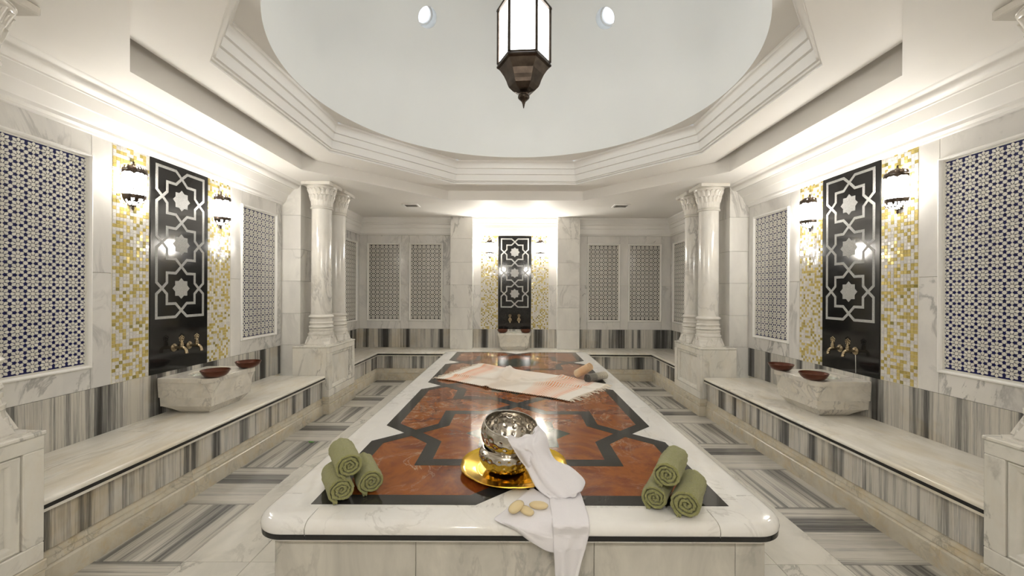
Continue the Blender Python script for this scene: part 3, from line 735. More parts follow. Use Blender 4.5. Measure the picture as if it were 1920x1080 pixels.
def col_parts(t):
    """column standing on its pedestal, origin at its foot"""
    H = ZC-ZP
    # carved foot: square below, round above, with stepped ridges
    def sq(hw, z, k, n=32):
        r = []
        for i in range(n):
            a = 2*PI*(i+0.5)/n; c, s_ = math.cos(a), math.sin(a)
            m = hw/max(abs(c), abs(s_)); o = 1/(abs(c)+abs(s_))*hw*1.18; m = min(m, o*1.35) if k > 0 else m
            rr = m*(1-k)+hw*k; r.append((rr*c, rr*s_, z))
        return r
    q = MB()
    lv = [(0.165, 0.0, 0), (0.165, 0.012, 0), (0.156, 0.014, 0.05), (0.152, 0.045, 0.12), (0.147, 0.048, 0.16), (0.143, 0.085, 0.25), (0.137, 0.088, 0.3), (0.135, 0.125, 0.4), (0.140, 0.130, 0.42), (0.142, 0.150, 0.5), (0.134, 0.152, 0.55), (0.130, 0.178, 0.7), (0.138, 0.183, 0.75), (0.140, 0.205, 0.85), (0.128, 0.212, 1.0)]
    q.loft([sq(h, z, k) for h, z, k in lv], True, (True, True)); obj('carved_foot', q, 'carved', t, world=False, smooth=True, angle=25)
    # rosette and triangle relief on the four faces
    q = MB()
    for a in range(4):
        ca, sa = math.cos(a*PI/2), math.sin(a*PI/2)
        def f(u, v, n): x = 0.158-0.20*v+n; return (x*ca-u*sa, x*sa+u*ca, v)
        q.prism([(-0.10, 0.02), (-0.02, 0.02), (-0.06, 0.11)], f, -0.01, 0.005); q.prism([(0.10, 0.02), (0.02, 0.02), (0.06, 0.11)], f, -0.01, 0.005)
        q.prism([(0.022*math.cos(i*PI/5), 0.10+0.022*math.sin(i*PI/5)) for i in range(10)], f, -0.01, 0.007)
    obj('carved_relief', q, 'carved', t, world=False)
    q = MB(); q.lathe([(0.128, 0.212), (0.140, 0.218), (0.144, 0.228), (0.140, 0.240), (0.130, 0.244), (0.130, 0.262), (0.136, 0.268), (0.138, 0.277), (0.134, 0.286), (0.127, 0.290), (0.127, 0.330), (0.146, 0.348), (0.147, 0.356), (0.138, 0.366), (0.1215, 0.380)], 48, caps=(True, True)); obj('base_rings', q, 'carved', t, world=False, smooth=True)
    q = MB(); q.lathe([(0.1205, 0.379), (0.119, 0.9), (0.1165, 1.692)], 48, caps=(True, True)); obj('shaft', q, 'column', t, world=False, smooth=True)
    q = MB(); q.lathe([(0.117, 1.690), (0.130, 1.694), (0.134, 1.703), (0.130, 1.712), (0.119, 1.716), (0.126, 1.724), (0.122, 1.732)], 48, caps=(True, True)); obj('neck_ring', q, 'carved', t, world=False, smooth=True)
    z0 = 1.733; z1 = 1.957
    def rf(r, z, a):
        v = (z-z0)/(z1-z0); d = 0
        if v < 0.26:
            d = 0.0022*max(0, math.sin(a*28))
        elif v < 0.60:
            w = (v-0.26)/0.34; x = abs(((a*18/(2*PI)) % 1)-0.5)*2; h = math.sqrt(max(0, 1-x*x))
            d = 0.013*(1-x**3)*(0.4+0.6*w) if w < 0.35+0.62*h else -0.003
            if abs(x-0.45) < 0.14: d -= 0.004
        elif v < 0.92:
            w = (v-0.60)/0.32; x = abs(((a*18/(2*PI)+0.5) % 1)-0.5)*2; h = math.sqrt(max(0, 1-x*x))
            d = 0.014*(1-x**3)*(0.4+0.6*w) if w < 0.35+0.62*h else -0.003
            if abs(x-0.45) < 0.14: d -= 0.004
        return r+d
    prof = []
    for i in range(41):
        v = i/40; r = 0.122+0.016*v+0.030*v**2.2+(0.006 if v > 0.93 else 0); prof.append((r, z0+(z1-z0)*v))
    q = MB(); q.lathe(prof, 180, rfn=rf); obj('leaf_capital', q, 'carved', t, world=False, smooth=True, angle=50)
    q = MB(); q.lathe([(0.166, 1.957), (0.176, 1.960), (0.178, 1.966), (0.172, 1.971)], 48); q.bbox(-0.178, 0.178, -0.178, 0.178, 1.971, H-0.001, 0.006); obj('abacus', q, 'carved', t, world=False)
proto = None
def column(x, y, label):
    global proto
    if proto is None:
        t = thing('marble_column', label, 'column', (x, y, ZP), 'leaf-capital marble columns'); col_parts(t); proto = t; return t
    c = copy_tree(proto); c.location = (x, y, ZP); c['label'] = label; return c
for s, sd in ((-1, 'left'), (1, 'right')):
    pedestal(s, 4.92, 5.70, 'framed marble pedestal under the %s pair of columns' % sd)
    pedestal(s, 1.16, 1.944, 'framed marble pedestal at the %s edge of the photo' % sd)
    column(s*2.435, 5.105, 'front marble column of the %s pair, with leaf capital' % sd)
    column(s*2.435, 5.525, 'rear marble column of the %s pair, half hidden behind the front one' % sd)
    column(s*2.435, 1.750, 'near marble column cut off by the %s edge of the photo' % sd)

# ------------------------------------------------------------ the central marble slab
SX = 0.025; ZT = 0.60
slab = thing('belly_stone', 'big raised marble massage platform with red and black star inlay in the room centre', 'platform', (SX, 3.85, 0))
Y0, Y1 = 1.566, 6.125; HX = 1.065
def rrect(hx, y0, y1, r, seg=14):
    pts = []
    for cx, cy, a0 in ((hx-r, y0+r, -PI/2), (hx-r, y1-r, 0), (-hx+r, y1-r, PI/2), (-hx+r, y0+r, PI)):
        for i in range(seg+1):
            a = a0+PI/2*i/seg; pts.append((cx+r*math.cos(a), cy+r*math.sin(a), math.cos(a), math.sin(a)))
    return pts
PATH = rrect(HX, Y0, Y1, 0.135)
# split the long sides into points so joints can fall there
def densify(P):
    out = []
    n = len(P)
    for i in range(n):
        a = P[i]; b = P[(i+1) % n]; out.append(a); L = math.hypot(b[0]-a[0], b[1]-a[1])
        if L > 0.3:
            js = []
            if abs(a[0]-b[0]) < 1e-6: js = [(abs(y-a[1])/L, y) for y in (1.80, 3.17, 4.48) if min(a[1], b[1]) < y < max(a[1], b[1])]
            else: js = [(abs(x-a[0])/L, x) for x in (-0.835, 0.775) if min(a[0], b[0]) < x < max(a[0], b[0])]
            for t, _ in sorted(js): out.append((a[0]+(b[0]-a[0])*t, a[1]+(b[1]-a[1])*t, a[2], a[3], 'J'))
    return out
P = densify(PATH)
SN = [(0.125, ZT), (0.035, ZT), (0.020, ZT-0.003), (0.009, ZT-0.010), (0.002, ZT-0.021), (0.0, ZT-0.033), (0.002, ZT-0.043), (0.006, ZT-0.046), (0.006, ZT-0.052)]
def sweep(prof, pts, q): q.loft([[(SX+p[0]-p[2]*d, p[1]-p[3]*d, z) for d, z in prof] for p in pts], False)
J = [i for i, p in enumerate(P) if len(p) > 4]
for a in range(len(J)):
    i0 = J[a]; i1 = J[(a+1) % len(J)]; idx = []; i = i0
    while True:
        idx.append(i)
        if i == i1: break
        i = (i+1) % len(P)
    seg = [list(P[i][:4]) for i in idx]
    def nudge(p, t, e=0.0009):
        d = Vector((t[0]-p[0], t[1]-p[1])).normalized(); p[0] += d.x*e; p[1] += d.y*e
    nudge(seg[0], seg[1]); nudge(seg[-1], seg[-2])
    q = MB(); sweep(SN, seg, q); obj('edge_slab', q, 'slab', slab, smooth=True, angle=40)
    q = MB(); sweep([(0.03, ZT-0.066), (0.004, ZT-0.066), (0.003, ZT-0.047), (0.03, ZT-0.0465)], seg, q); obj('black_inlay', q, 'black_line', slab, smooth=True)
q = MB(); sweep([(0.06, ZT-0.0665), (0.012, ZT-0.067), (0.016, ZT-0.078), (0.030, ZT-0.082), (0.06, ZT-0.083)], P+[P[0]], q); obj('under_lip', q, 'slab', slab, smooth=True)
q = MB(); q.box(SX-HX+0.115, SX+HX-0.115, Y0+0.115, Y1-0.115, ZT-0.03, ZT-0.0003); obj('field_slab', q, 'slab', slab)
q = MB(); q.box(SX-HX+0.11, SX+HX-0.11, Y0+0.11, Y1-0.11, 0.0, ZT-0.06); obj('core', q, 'grout', slab)
# side facing panels
bxx = HX-0.075
for a, b in ((-bxx, -0.42), (-0.42, 0.30), (0.30, 0.87), (0.87, bxx)):
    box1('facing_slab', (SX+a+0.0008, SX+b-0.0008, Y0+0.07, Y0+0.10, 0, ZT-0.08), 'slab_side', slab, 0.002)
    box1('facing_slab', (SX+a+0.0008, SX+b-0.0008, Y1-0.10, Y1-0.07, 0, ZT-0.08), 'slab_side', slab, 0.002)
for s in (-1, 1):
    for k in range(4):
        ya = Y0+0.101+k*(Y1-Y0-0.202)/4; yb = ya+(Y1-Y0-0.202)/4
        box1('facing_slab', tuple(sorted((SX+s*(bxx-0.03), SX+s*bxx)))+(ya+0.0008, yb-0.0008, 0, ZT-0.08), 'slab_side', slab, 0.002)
ux, uy = 0.00808, 0.00802; YS = 2.575
fi = lambda x, y, n: (SX+x*ux, YS+y*uy, ZT+n)
def inlay(name, pts, m, n1, n0=-0.004): q = MB(); q.prism(pts, fi, n0, n1); return obj(name, q, m, slab)
for i in range(3):
    inlay('red_star_field', star_contour(161*i), 'red', 0.0006)
    inlay('green_star', star8(41, 0, 161*i), 'green', 0.0010)
for s in (-1, 1):
    sc = lambda P_: [(x*s, y) for x, y in P_]
    inlay('red_corner_field', sc([(82, 0), (62, -20), (62, -55), (25, -55), (0, -A), (25, -103), (104, -103), (104, -20)]), 'red', 0.0006)
    inlay('red_corner_field', sc([(82, 322), (62, 342), (62, 377), (25, 377), (0, 322+A), (25, 425), (104, 425), (104, 342)]), 'red', 0.0006)
    for i in range(2):
        c = 161*i
        inlay('red_side_field', sc([(82, c), (62, c+20), (62, c+55), (25, c+55), (0, c+A), (25, c+106), (62, c+106), (62, c+141), (82, c+161), (104, c+141), (104, c+20)]), 'red', 0.0006)
cl, op = interlace(); k = 0
for line, c in [(l, True) for l in cl]+[(l, False) for l in op]:
    q = MB()
    for quad in ribbon(line, 10, c): q.prism(quad, fi, -0.003, 0.0012+k*0.00003)
    k += 1
    obj('black_band', q, 'black_slab', slab)

# ------------------------------------------------------------ basins, bowls, taps
def frame_of(kind, cu, w):
    """local (u along wall, d out of the wall, z) -> world"""
    if kind == 'L': return lambda u, d, z: (-XW+d, cu+u, z)
    if kind == 'R': return lambda u, d, z: (XW-d, cu+u, z)
    return lambda u, d, z: (cu+u, YB-d, z)
def basin(kind, cu, label, dscale=1.0):
    f0 = frame_of(kind, cu, 0); f = lambda u, d, z: f0(u, 0.004+d*dscale, z)
    t = thing('marble_basin', label, 'basin', f(0, 0.2, ZB+0.001))
    H = 0.285; D = 0.46
    def rect(u, d0, d1, z): return [f(-u, d0, z), f(u, d0, z), f(u, d1, z), f(-u, d1, z)]
    # foot, curved undercut towards the wall
    q = MB(); rings = []
    for i in range(7):
        v = i/6; z = ZB+0.001+0.065*v; k = 1-math.cos(v*PI/2)
        rings.append(rect(0.185+0.055*(v**0.7), 0.13-0.12*k, 0.37+0.05*v, z))
    q.loft(rings, True, (True, True)); obj('foot', q, 'basin', t)
    q = MB(); q.loft([rect(0.246, 0.006, 0.428, ZB+0.066), rect(0.252, 0.006, 0.435, ZB+0.140)], True, (True, True)); obj('lower_tier', q, 'basin', t)
    # body: eight-cornered with canted, lobed front corners
    def body(u, d1, z, c): return [f(-u, 0, z), f(u, 0, z), f(u, d1-c, z), f(u-c, d1, z), f(-u+c, d1, z), f(-u, d1-c, z)]
    q = MB(); q.loft([body(0.258, 0.442, ZB+0.1405, 0.004), body(0.268, 0.455, ZB+0.264, 0.10)], True, (True, True)); obj('body', q, 'basin', t)
    for s in (-1, 1):
        q = MB(); rings = []
        for i in range(9):
            v = i/8; r = 0.010+0.052*v**1.6; z = ZB+0.141+0.123*v; uc = s*(0.250-0.028*v); dc = 0.432-0.02*v
            rings.append([f(uc+r*math.cos(2*PI*k/20), dc+r*math.sin(2*PI*k/20), z) for k in range(20)])
        q.loft(rings, True, (True, True)); obj('corner_cone', q, 'basin', t, smooth=True)
    # rim with round corner lobes and an oval opening
    out = []
    def arc(cu_, cd, r, a0, a1, n): return [(cu_+r*math.cos(a0+(a1-a0)*i/n), cd+r*math.sin(a0+(a1-a0)*i/n)) for i in range(n+1)]
    out = [(-0.275, 0.0), (0.275, 0.0), (0.275, 0.345)]+arc(0.222, 0.408, 0.072, -0.72, PI/2+0.72, 12)+[(0.15, 0.462), (-0.15, 0.462)]+arc(-0.222, 0.408, 0.072, PI/2-0.72, PI+0.72, 12)+[(-0.275, 0.345)]
    N = 96; zc = (0.0, 0.235)
    Rp = [ray_oct(out, zc, 2*PI*i/N) for i in range(N)]
    inn = [(zc[0]+0.175*math.cos(2*PI*i/N), zc[1]+0.135*math.sin(2*PI*i/N)) for i in range(N)]
    zt = ZB+0.304; zb = ZB+0.2645
    scl = lambda P_, k, z: [f(zc[0]+(u-zc[0])*k, zc[1]+(d-zc[1])*k, z) for u, d in P_]
    q = MB(); q.loft([scl(inn, 1, zb), scl(Rp, 1, zb), scl(Rp, 1, zt-0.005), scl(Rp, 0.988, zt), scl(inn, 1.03, zt), scl(inn, 1.0, zt-0.004), scl(inn, 0.97, zb)], True); obj('rim', q, 'basin', t, smooth=True, angle=30)
    q = MB(); q.add(scl(inn, 1.0, zt-0.020), [tuple(range(N))]); obj('water', q, 'water', t, recalc=False)
    return f, zt
def cbowl(x, y, z, label, r=0.105):
    t = thing('copper_bowl', label, 'bowl', (x, y, z), 'brown copper bath bowls')
    pr = [(0.0, 0.0), (r*0.45, 0.0), (r*0.68, 0.008), (r*0.86, 0.026), (r*0.95, 0.044), (r, 0.056)]
    inn = [(r*0.985, 0.0565), (r*0.93, 0.045), (r*0.84, 0.029), (r*0.66, 0.012), (r*0.4, 0.005), (0.0, 0.004)]
    q = MB(); q.lathe([(a, z+b) for a, b in pr[1:]]+[(a, z+b) for a, b in inn[:-1]], 40, (x, y)); obj('bowl', q, 'copper', t, smooth=True)
    q = MB(); n = 40
    q.lathe([(r*0.985, z+0.054), (r*1.015, z+0.056), (r*1.015, z+0.060), (r*0.985, z+0.060), (r*0.985, z+0.054)], n, (x, y), caps=(False, False)); obj('rim', q, 'copper', t, smooth=True)
def tap(kind, cu, z, label):
    f = frame_of(kind, cu, 0)
    t = thing('brass_tap', label, 'tap', f(0, 0.004, z), 'ornate brass taps over the basins')
    q = MB()
    for (r0, d0, r1, d1) in ((0.034, 0.004, 0.034, 0.010), (0.034, 0.010, 0.024, 0.018), (0.024, 0.018, 0.014, 0.024), (0.014, 0.024, 0.011, 0.05)):
        q.loft([[f(r*math.cos(a), d, z+r*math.sin(a)) for a in [2*PI*i/20 for i in range(20)]] for r, d in ((r0, d0), (r1, d1))], True, (True, True))
    obj('wall_flange', q, 'tap', t, smooth=True)
    q = MB(); pts = [f(0, 0.045, z), f(0, 0.075, z), f(0, 0.095, z-0.004), f(0, 0.108, z-0.016), f(0, 0.113, z-0.034), f(0, 0.113, z-0.048)]
    q.tube(pts, [0.013, 0.015, 0.013, 0.012, 0.013, 0.015], 12); obj('spout', q, 'tap', t, smooth=True)
    q = MB(); c = f(0, 0.072, 0)
    q.lathe([(0.012, z), (0.016, z+0.012), (0.013, z+0.018), (0.017, z+0.026), (0.012, z+0.034), (0.015, z+0.042), (0.008, z+0.050), (0.006, z+0.064)], 16, (c[0], c[1])); obj('valve_stem', q, 'tap', t, smooth=True)
    q = MB()   # trefoil key handle
    for k in range(5):
        a = PI/2+(k-2)*PI/2.6; uu = 0.017*math.cos(a); zz = z+0.078+0.017*math.sin(a)
        ring = [f(uu+0.009*math.cos(2*PI*i/12), 0.072, zz+0.009*math.sin(2*PI*i/12)) for i in range(13)]
        q.tube(ring, 0.0035, 6, caps=False)
    q.tube([f(0, 0.072, z+0.062), f(0, 0.072, z+0.084)], 0.005, 8)
    obj('key_handle', q, 'tap', t, smooth=True)
for kind, sd, s in (('L', 'left', -1), ('R', 'right', 1)):
    basin(kind, 3.60, 'carved marble basin with round corners on the %s bench' % sd)
    for y, w in ((3.395, 'near'), (3.812, 'far')):
        cbowl(s*(XW-0.435), y, ZB+0.3045, 'brown copper bowl on the %s corner of the %s basin' % (w, sd))
    for y, w in ((3.49, 'nearer'), (3.655, 'farther')):
        tap(kind, y, 1.005, '%s brass tap on the %s black granite panel' % (w, sd))
ws = thing('lime_streak', 'thin pale water streak below the nearer right tap flange', 'streak', (XW-0.004, 3.49, 0.97), None)
q = MB(); q.tube([(XW-0.0048, 3.49, 0.97), (XW-0.0048, 3.488, 0.90), (XW-0.0048, 3.487, 0.815)], [0.0035, 0.0022, 0.0016], 6); obj('trickle', q, 'pearl2', ws, smooth=True)
basin('B', -0.01, 'carved marble basin in the back wall niche', 0.80)
for x, w in ((-0.215, 'left'), (0.195, 'right')): cbowl(x, YB-0.30, ZB+0.3045, 'brown copper bowl on the %s corner of the back niche basin' % w, 0.095)
for x, w in ((-0.088, 'left'), (0.074, 'right')): tap('B', x, 0.985, '%s brass tap in the back wall niche' % w)

# ------------------------------------------------------------ wall sconces
def openwork(q, prof, seg, a0, a1, f, seed, hole=0.5):
    """lathe shell with rows of pierced holes"""
    rnd = random.Random(seed); n = seg
    P_ = [[f(r, a0+(a1-a0)*i/n, z) for i in range(n+1)] for r, z in prof]
    base = len(q.v); fs = []
    for k in range(len(prof)-1):
        for i in range(n):
            edge = k == 0 or k == len(prof)-2
            if not edge and rnd.random() < 0.52: continue
            fs.append((k*(n+1)+i, k*(n+1)+i+1, (k+1)*(n+1)+i+1, (k+1)*(n+1)+i))
    q.add([p for r in P_ for p in r], fs)
sc_proto = {}
def sconce(kind, cu, label):
    z = 2.12
    if kind == 'L': loc = (-XW, cu, z); rot = -PI/2
    elif kind == 'R': loc = (XW, cu, z); rot = PI/2
    elif kind == 'B': loc = (cu, YB, z); rot = PI
    else: loc = (cu, YN, z); rot = 0.0
    # local: wall at y = 0, room towards +y
    key = 'p' if kind in 'LR' else 'e'; GL = 'glow' if kind in 'LR' else 'glow_end'
    if key in sc_proto:
        c = copy_tree(sc_proto[key]); c.location = loc; c.rotation_euler = (0, 0, rot); c['label'] = label; return c
    t = thing('wall_sconce', label, 'wall lamp', loc, 'pierced bronze half-round wall lamps'); t.rotation_euler = (0, 0, rot)
    sc_proto[key] = t
    R = 0.078
    f = lambda r, a, zz: (r*math.cos(a)*1.05, 0.004+max(0.0, r*math.sin(a))*1.2, zz)
    q = MB(); q.loft([[f(r, PI*i/24, zz) for i in range(25)] for r, zz in ((R-0.008, 0.10), (R-0.006, 0.11), (R-0.006, 0.262), (R-0.012, 0.272), (0.01, 0.29))], False); obj('glass', q, GL, t, world=False, smooth=True, recalc=False)
    q = MB(); q.loft([[f(r, PI*i/24, zz) for i in range(25)] for r, zz in ((R-0.012, 0.095), (0.05, 0.05), (0.01, 0.03))], False); obj('lower_glass', q, GL, t, world=False, smooth=True, recalc=False)
    q = MB()
    for k in range(5):
        a = PI*k/4; q.tube([f(R, a, 0.09), f(R, a, 0.285)], 0.0028, 6)
    for zz in (0.122, 0.14): q.tube([f(R, PI*i/20, zz) for i in range(21)], 0.0022, 6)
    obj('cage', q, 'bronze', t, world=False, smooth=True)
    q = MB()   # scalloped collar above the glass
    rings = []
    for u in range(2): rings.append([f(R+0.001, PI*i/64, 0.286 if u else 0.262-0.014*abs(math.cos(4*PI*i/64))**0.7*(-1)-0.022*(1-abs(math.sin(4*PI*i/64)))) for i in range(65)])
    q.loft(rings, False); obj('collar', q, 'bronze', t, world=False, smooth=True, recalc=False)
    q = MB(); q.loft([[f(R+0.001, PI*i/24, zz) for i in range(25)] for zz in (0.082, 0.102)], False); obj('lower_band', q, 'bronze', t, world=False, smooth=True, recalc=False)
    q = MB(); openwork(q, [(R*1.03*math.cos(e), 0.286+0.055*math.sin(e)) for e in [PI/2*i/7*0.95 for i in range(8)]], 30, 0, PI, f, 3); obj('crown', q, 'bronze', t, world=False, recalc=False)
    q = MB(); openwork(q, [(R*1.0*math.cos(e), 0.085-0.065*math.sin(e)) for e in [PI/2*i/7*0.95 for i in range(8)]], 30, 0, PI, f, 5); obj('pierced_bowl', q, 'bronze', t, world=False, recalc=False)
    q = MB(); q.lathe([(0.004, 0.325), (0.009, 0.333), (0.009, 0.342), (0.005, 0.348), (0.007, 0.356), (0.001, 0.366)], 12, (0, 0.014)); obj('top_finial', q, 'bronze', t, world=False, smooth=True)
    q = MB(); q.lathe([(0.001, -0.012), (0.006, -0.004), (0.008, 0.006), (0.005, 0.014), (0.010, 0.024)], 12, (0, 0.012)); obj('bottom_finial', q, 'bronze', t, world=False, smooth=True)
    q = MB(); q.bbox(-0.035, 0.035, 0.0005, 0.006, 0.02, 0.33, 0.002); obj('back_plate', q, 'bronze', t, world=False)
    return t
for kind, sd in (('L', 'left'), ('R', 'right')):
    sconce(kind, 3.105, 'pierced bronze wall lamp left of the black panel on the left wall' if kind == 'L' else 'pierced bronze wall lamp nearest the camera on the right wall')
    sconce(kind, 4.03, 'farther pierced bronze wall lamp on the %s wall, beyond the black panel' % sd)
sconce('B', -0.465, 'pierced bronze wall lamp left of the back niche black panel')
sconce('B', 0.46, 'pierced bronze wall lamp right of the back niche black panel')
sconce('N', -0.465, 'added unseen fill lamp behind the camera, left'); sconce('N', 0.46, 'added unseen fill lamp behind the camera, right')  # unseen pair, added to brighten the room from the near end

# ------------------------------------------------------------ hanging lantern
LX, LY = 0.067, 3.49; LZ = 3.12
lan = thing('hanging_lantern', 'large six-sided bronze lantern with frosted panes hanging under the dome', 'lantern', (LX, LY, LZ), None, rotz=math.radians(-4))
def hexr(r, z, n=6, ph=0.0): return [(r*math.cos(ph+2*PI*i/n), r*math.sin(ph+2*PI*i/n), z) for i in range(n)]
s6 = 0.222
q = MB()   # faceted bowl below the panes
q.loft([hexr(r, z) for r, z in ((0.225, 0.335), (0.236, 0.325), (0.236, 0.312), (0.215, 0.302), (0.172, 0.240), (0.150, 0.195), (0.140, 0.165), (0.128, 0.140), (0.095, 0.108), (0.045, 0.092), (0.038, 0.088))], True, (True, True)); obj('faceted_bowl', q, 'bronze', lan, world=False)
q = MB(); q.lathe([(0.036, 0.090), (0.045, 0.080), (0.040, 0.072), (0.050, 0.062), (0.050, 0.050), (0.043, 0.040), (0.030, 0.028), (0.018, 0.015), (0.012, -0.002), (0.008, -0.015), (0.009, -0.020), (0.004, -0.030), (0.006, -0.034), (0.001, -0.042)], 20); obj('finial', q, 'bronze', lan, world=False, smooth=True)
q = MB(); q.loft([hexr(r, z) for r, z in ((0.228, 0.335), (0.228, 0.350), (0.214, 0.352), (0.214, 0.335))], True); obj('lower_ring', q, 'bronze', lan, world=False)
q = MB()
for i in range(6):
    a = 2*PI*i/6; c, s_ = math.cos(a), math.sin(a)
    q.tube([(s6*c, s6*s_, 0.345), (s6*c, s6*s_, 0.80)], 0.0135, 8)
obj('corner_posts', q, 'bronze', lan, world=False)
for i in range(6):
    a, b = 2*PI*i/6, 2*PI*(i+1)/6; r = s6-0.006
    p0 = Vector((r*math.cos(a), r*math.sin(a), 0)); p1 = Vector((r*math.cos(b), r*math.sin(b), 0))
    q = MB(); q.add([(p0.x, p0.y, 0.35), (p1.x, p1.y, 0.35), (p1.x, p1.y, 0.80), (p0.x, p0.y, 0.80)], [(0, 1, 2, 3)]); o = obj('glass_pane', q, 'pane', lan, world=False, recalc=False)
q = MB(); q.loft([hexr(r, z) for r, z in ((0.214, 0.795), (0.236, 0.795), (0.240, 0.805), (0.236, 0.82), (0.20, 0.85), (0.13, 0.93), (0.11, 0.98), (0.05, 1.02), (0.03, 1.03))], True, (True, True)); obj('roof', q, 'bronze', lan, world=False)
q = MB(); q.tube([(0, 0, 1.02), (0, 0, 1.99)], 0.008, 8); obj('chain', q, 'bronze', lan, world=False)

# ------------------------------------------------------------ towels
def towel(front, back, r, m, turns=3.5, uv=False, ends=None, name='rolled_towel', seed=1, label='', cat='towel', group=None, fuzz=0.0030, flap=True, squash=0.95):
    F = Vector(front); B = Vector(back); ax = (B-F); L = ax.length; ax.normalize()
    t = thing(name, label, cat, (F.x, F.y, F.z-r), group)
    side = ax.cross(Vector((0, 0, 1))).normalized(); up = side.cross(ax).normalized()
    if up.z < 0: up = -up
    nseg = 40; N = int(turns*nseg); nl = 26
    pitch = (r-0.006)/turns
    def pt(th, rr, l, w=0.0):
        s1 = noise.noise(Vector((math.cos(th)*3+seed, math.sin(th)*3, l*8+rr*60)))*fuzz*1.6
        s2 = noise.noise(Vector((math.cos(th)*rr*300+seed*9, math.sin(th)*rr*300, l*260)))*fuzz
        rr = rr+s1+s2
        le = l
        if l <= 0.0: le = -0.004*math.cos((w-0.5)*PI)+noise.noise(Vector((th*1.3, seed, 5)))*0.003
        if l >= L: le = L+0.004*math.cos((w-0.5)*PI)
        p = F+ax*le+side*rr*math.cos(th)*1.02+up*rr*math.sin(th)*squash
        return tuple(p)
    q = MB(); th0 = -PI/2-0.35-turns*2*PI
    outer = [[] for _ in range(nl+1)]; inner = [[] for _ in range(nl+1)]
    for i in range(N+1):
        th = th0+2*PI*turns*i/N; R_ = 0.006+pitch*turns*i/N
        for k in range(nl+1):
            l = L*k/nl
            outer[k].append(pt(th, R_, l, 1)); inner[k].append(pt(th, max(0.001, R_-pitch*0.72), l, 0))
    # only the last turn and a half is needed full length; inner turns as well for the end faces
    vs = []; fs = []
    def grid(G, flip):
        b = len(vs); n = len(G[0])
        for row in G: vs.extend(row)
        for k in range(len(G)-1):
            for i in range(n-1):
                fs.append((b+k*n+i, b+k*n+i+1, b+(k+1)*n+i+1, b+(k+1)*n+i))
    st = max(0, N-int(1.3*nseg))
    grid([row[st:] for row in outer], 0); grid([row[st:] for row in inner], 0)
    for kk, l in ((0, 0.0), (nl, L)):
        G = []
        for w in (0.0, 0.2, 0.5, 0.8, 1.0):
            row = []
            for i in range(N+1):
                th = th0+2*PI*turns*i/N; R_ = 0.006+pitch*turns*i/N
                row.append(pt(th, max(0.001, R_-pitch*0.72*(1-w)), l, w))
            G.append(row)
        grid(G, 0)
        # inner sleeve a little way in, so the grooves read dark
        lk = [0.0, 0.02] if kk == 0 else [L, L-0.02]
        grid([[pt(th0+2*PI*turns*i/N, 0.006+pitch*turns*i/N, x if 0 < x < L else (0.0 if x <= 0 else L), 1) for i in range(N+1)] for x in lk], 0)
        grid([[pt(th0+2*PI*turns*i/N, max(0.001, 0.006+pitch*turns*i/N-pitch*0.72), x, 0) for i in range(N+1)] for x in lk], 0)
    b = len(vs)
    rr = r-pitch*1.0
    for l in (0.016, L-0.016):
        bb = len(vs)
        for i in range(24): vs.append(tuple(F+ax*l+side*rr*math.cos(2*PI*i/24)+up*rr*math.sin(2*PI*i/24)*squash))
        fs.append(tuple(range(bb, bb+24)))
    q.add(vs, fs)
    o = obj('terry_roll' if not uv else 'cotton_roll', q, m, t, smooth=True, recalc=False, angle=80)
    if uv:
        uvl = o.data.uv_layers.new(name='UVMap')
        for lp in o.data.loops:
            co = Vector(o.data.vertices[lp.vertex_index].co)+Vector(t.location); d = co-F
            l = d.dot(ax)/L
            uvl.data[lp.index].uv = (max(0, min(1, l)), 0.5)
    if flap:
        q = MB(); G = []
        for k in range(nl+1):
            l = L*k/nl; row = []
            for i in range(7):
                w = i/6; a = -PI/2-0.5-0.35*w; base_ = F+ax*l+side*(-(r*0.30)-w*0.018)-up*(r*squash-0.004-w*0.000)
                row.append(tuple(base_+up*(0.006*math.sin(w*PI))))
            G.append(row)
        q.loft(G, False); fo = obj('towel_edge', q, m, t, smooth=True, recalc=False)
        md = fo.modifiers.new('s', 'SOLIDIFY'); md.thickness = 0.005; md.offset = 1
        if uv:
            fo.data.uv_layers.new(name='UVMap')
    return t
g1 = 'green towels stacked on the left corner'; g2 = 'green towels stacked on the right corner'
r = 0.0585; zc = ZT+0.0575; zt2 = ZT+0.0575+0.099
towel((-0.726, 1.712, zc), (-0.838, 1.892, zc), r, 'towel', seed=1, label='rolled green towel at the lower left of the left stack', group=g1)
towel((-0.627, 1.785, zc+0.001), (-0.745, 1.985, zc+0.001), r*1.02, 'towel', seed=2, label='rolled green towel at the lower right of the left stack', group=g1)
towel((-0.697, 1.722, zt2), (-0.815, 1.915, zt2), r, 'towel', seed=3, label='rolled green towel on top of the left stack', group=g1)
towel((0.578, 1.665, zc-0.003), (0.690, 1.855, zc-0.003), r*0.95, 'towel', seed=4, label='rolled green towel at the lower left of the right stack', group=g2)
towel((0.682, 1.604, zc+0.002), (0.800, 1.805, zc+0.002), r*1.05, 'towel', seed=5, label='rolled green towel at the lower right of the right stack', group=g2)
towel((0.622, 1.648, zt2), (0.735, 1.835, zt2), r*1.0, 'towel', seed=6, label='rolled green towel on top of the right stack', group=g2)
towel((0.766, 4.095, 0.748), (0.650, 4.215, 0.650), 0.048, 'roll_peach', 4.5, True, name='rolled_cotton_towel', seed=7, label='rolled peach cotton towel leaning on the grey striped roll', fuzz=0.001, flap=False)
towel((0.722, 4.005, 0.6475), (0.930, 4.165, 0.6475), 0.047, 'roll_grey', 4.5, True, name='rolled_cotton_towel', seed=8, label='rolled grey striped cotton towel on the far cloth corner', fuzz=0.001, flap=False)

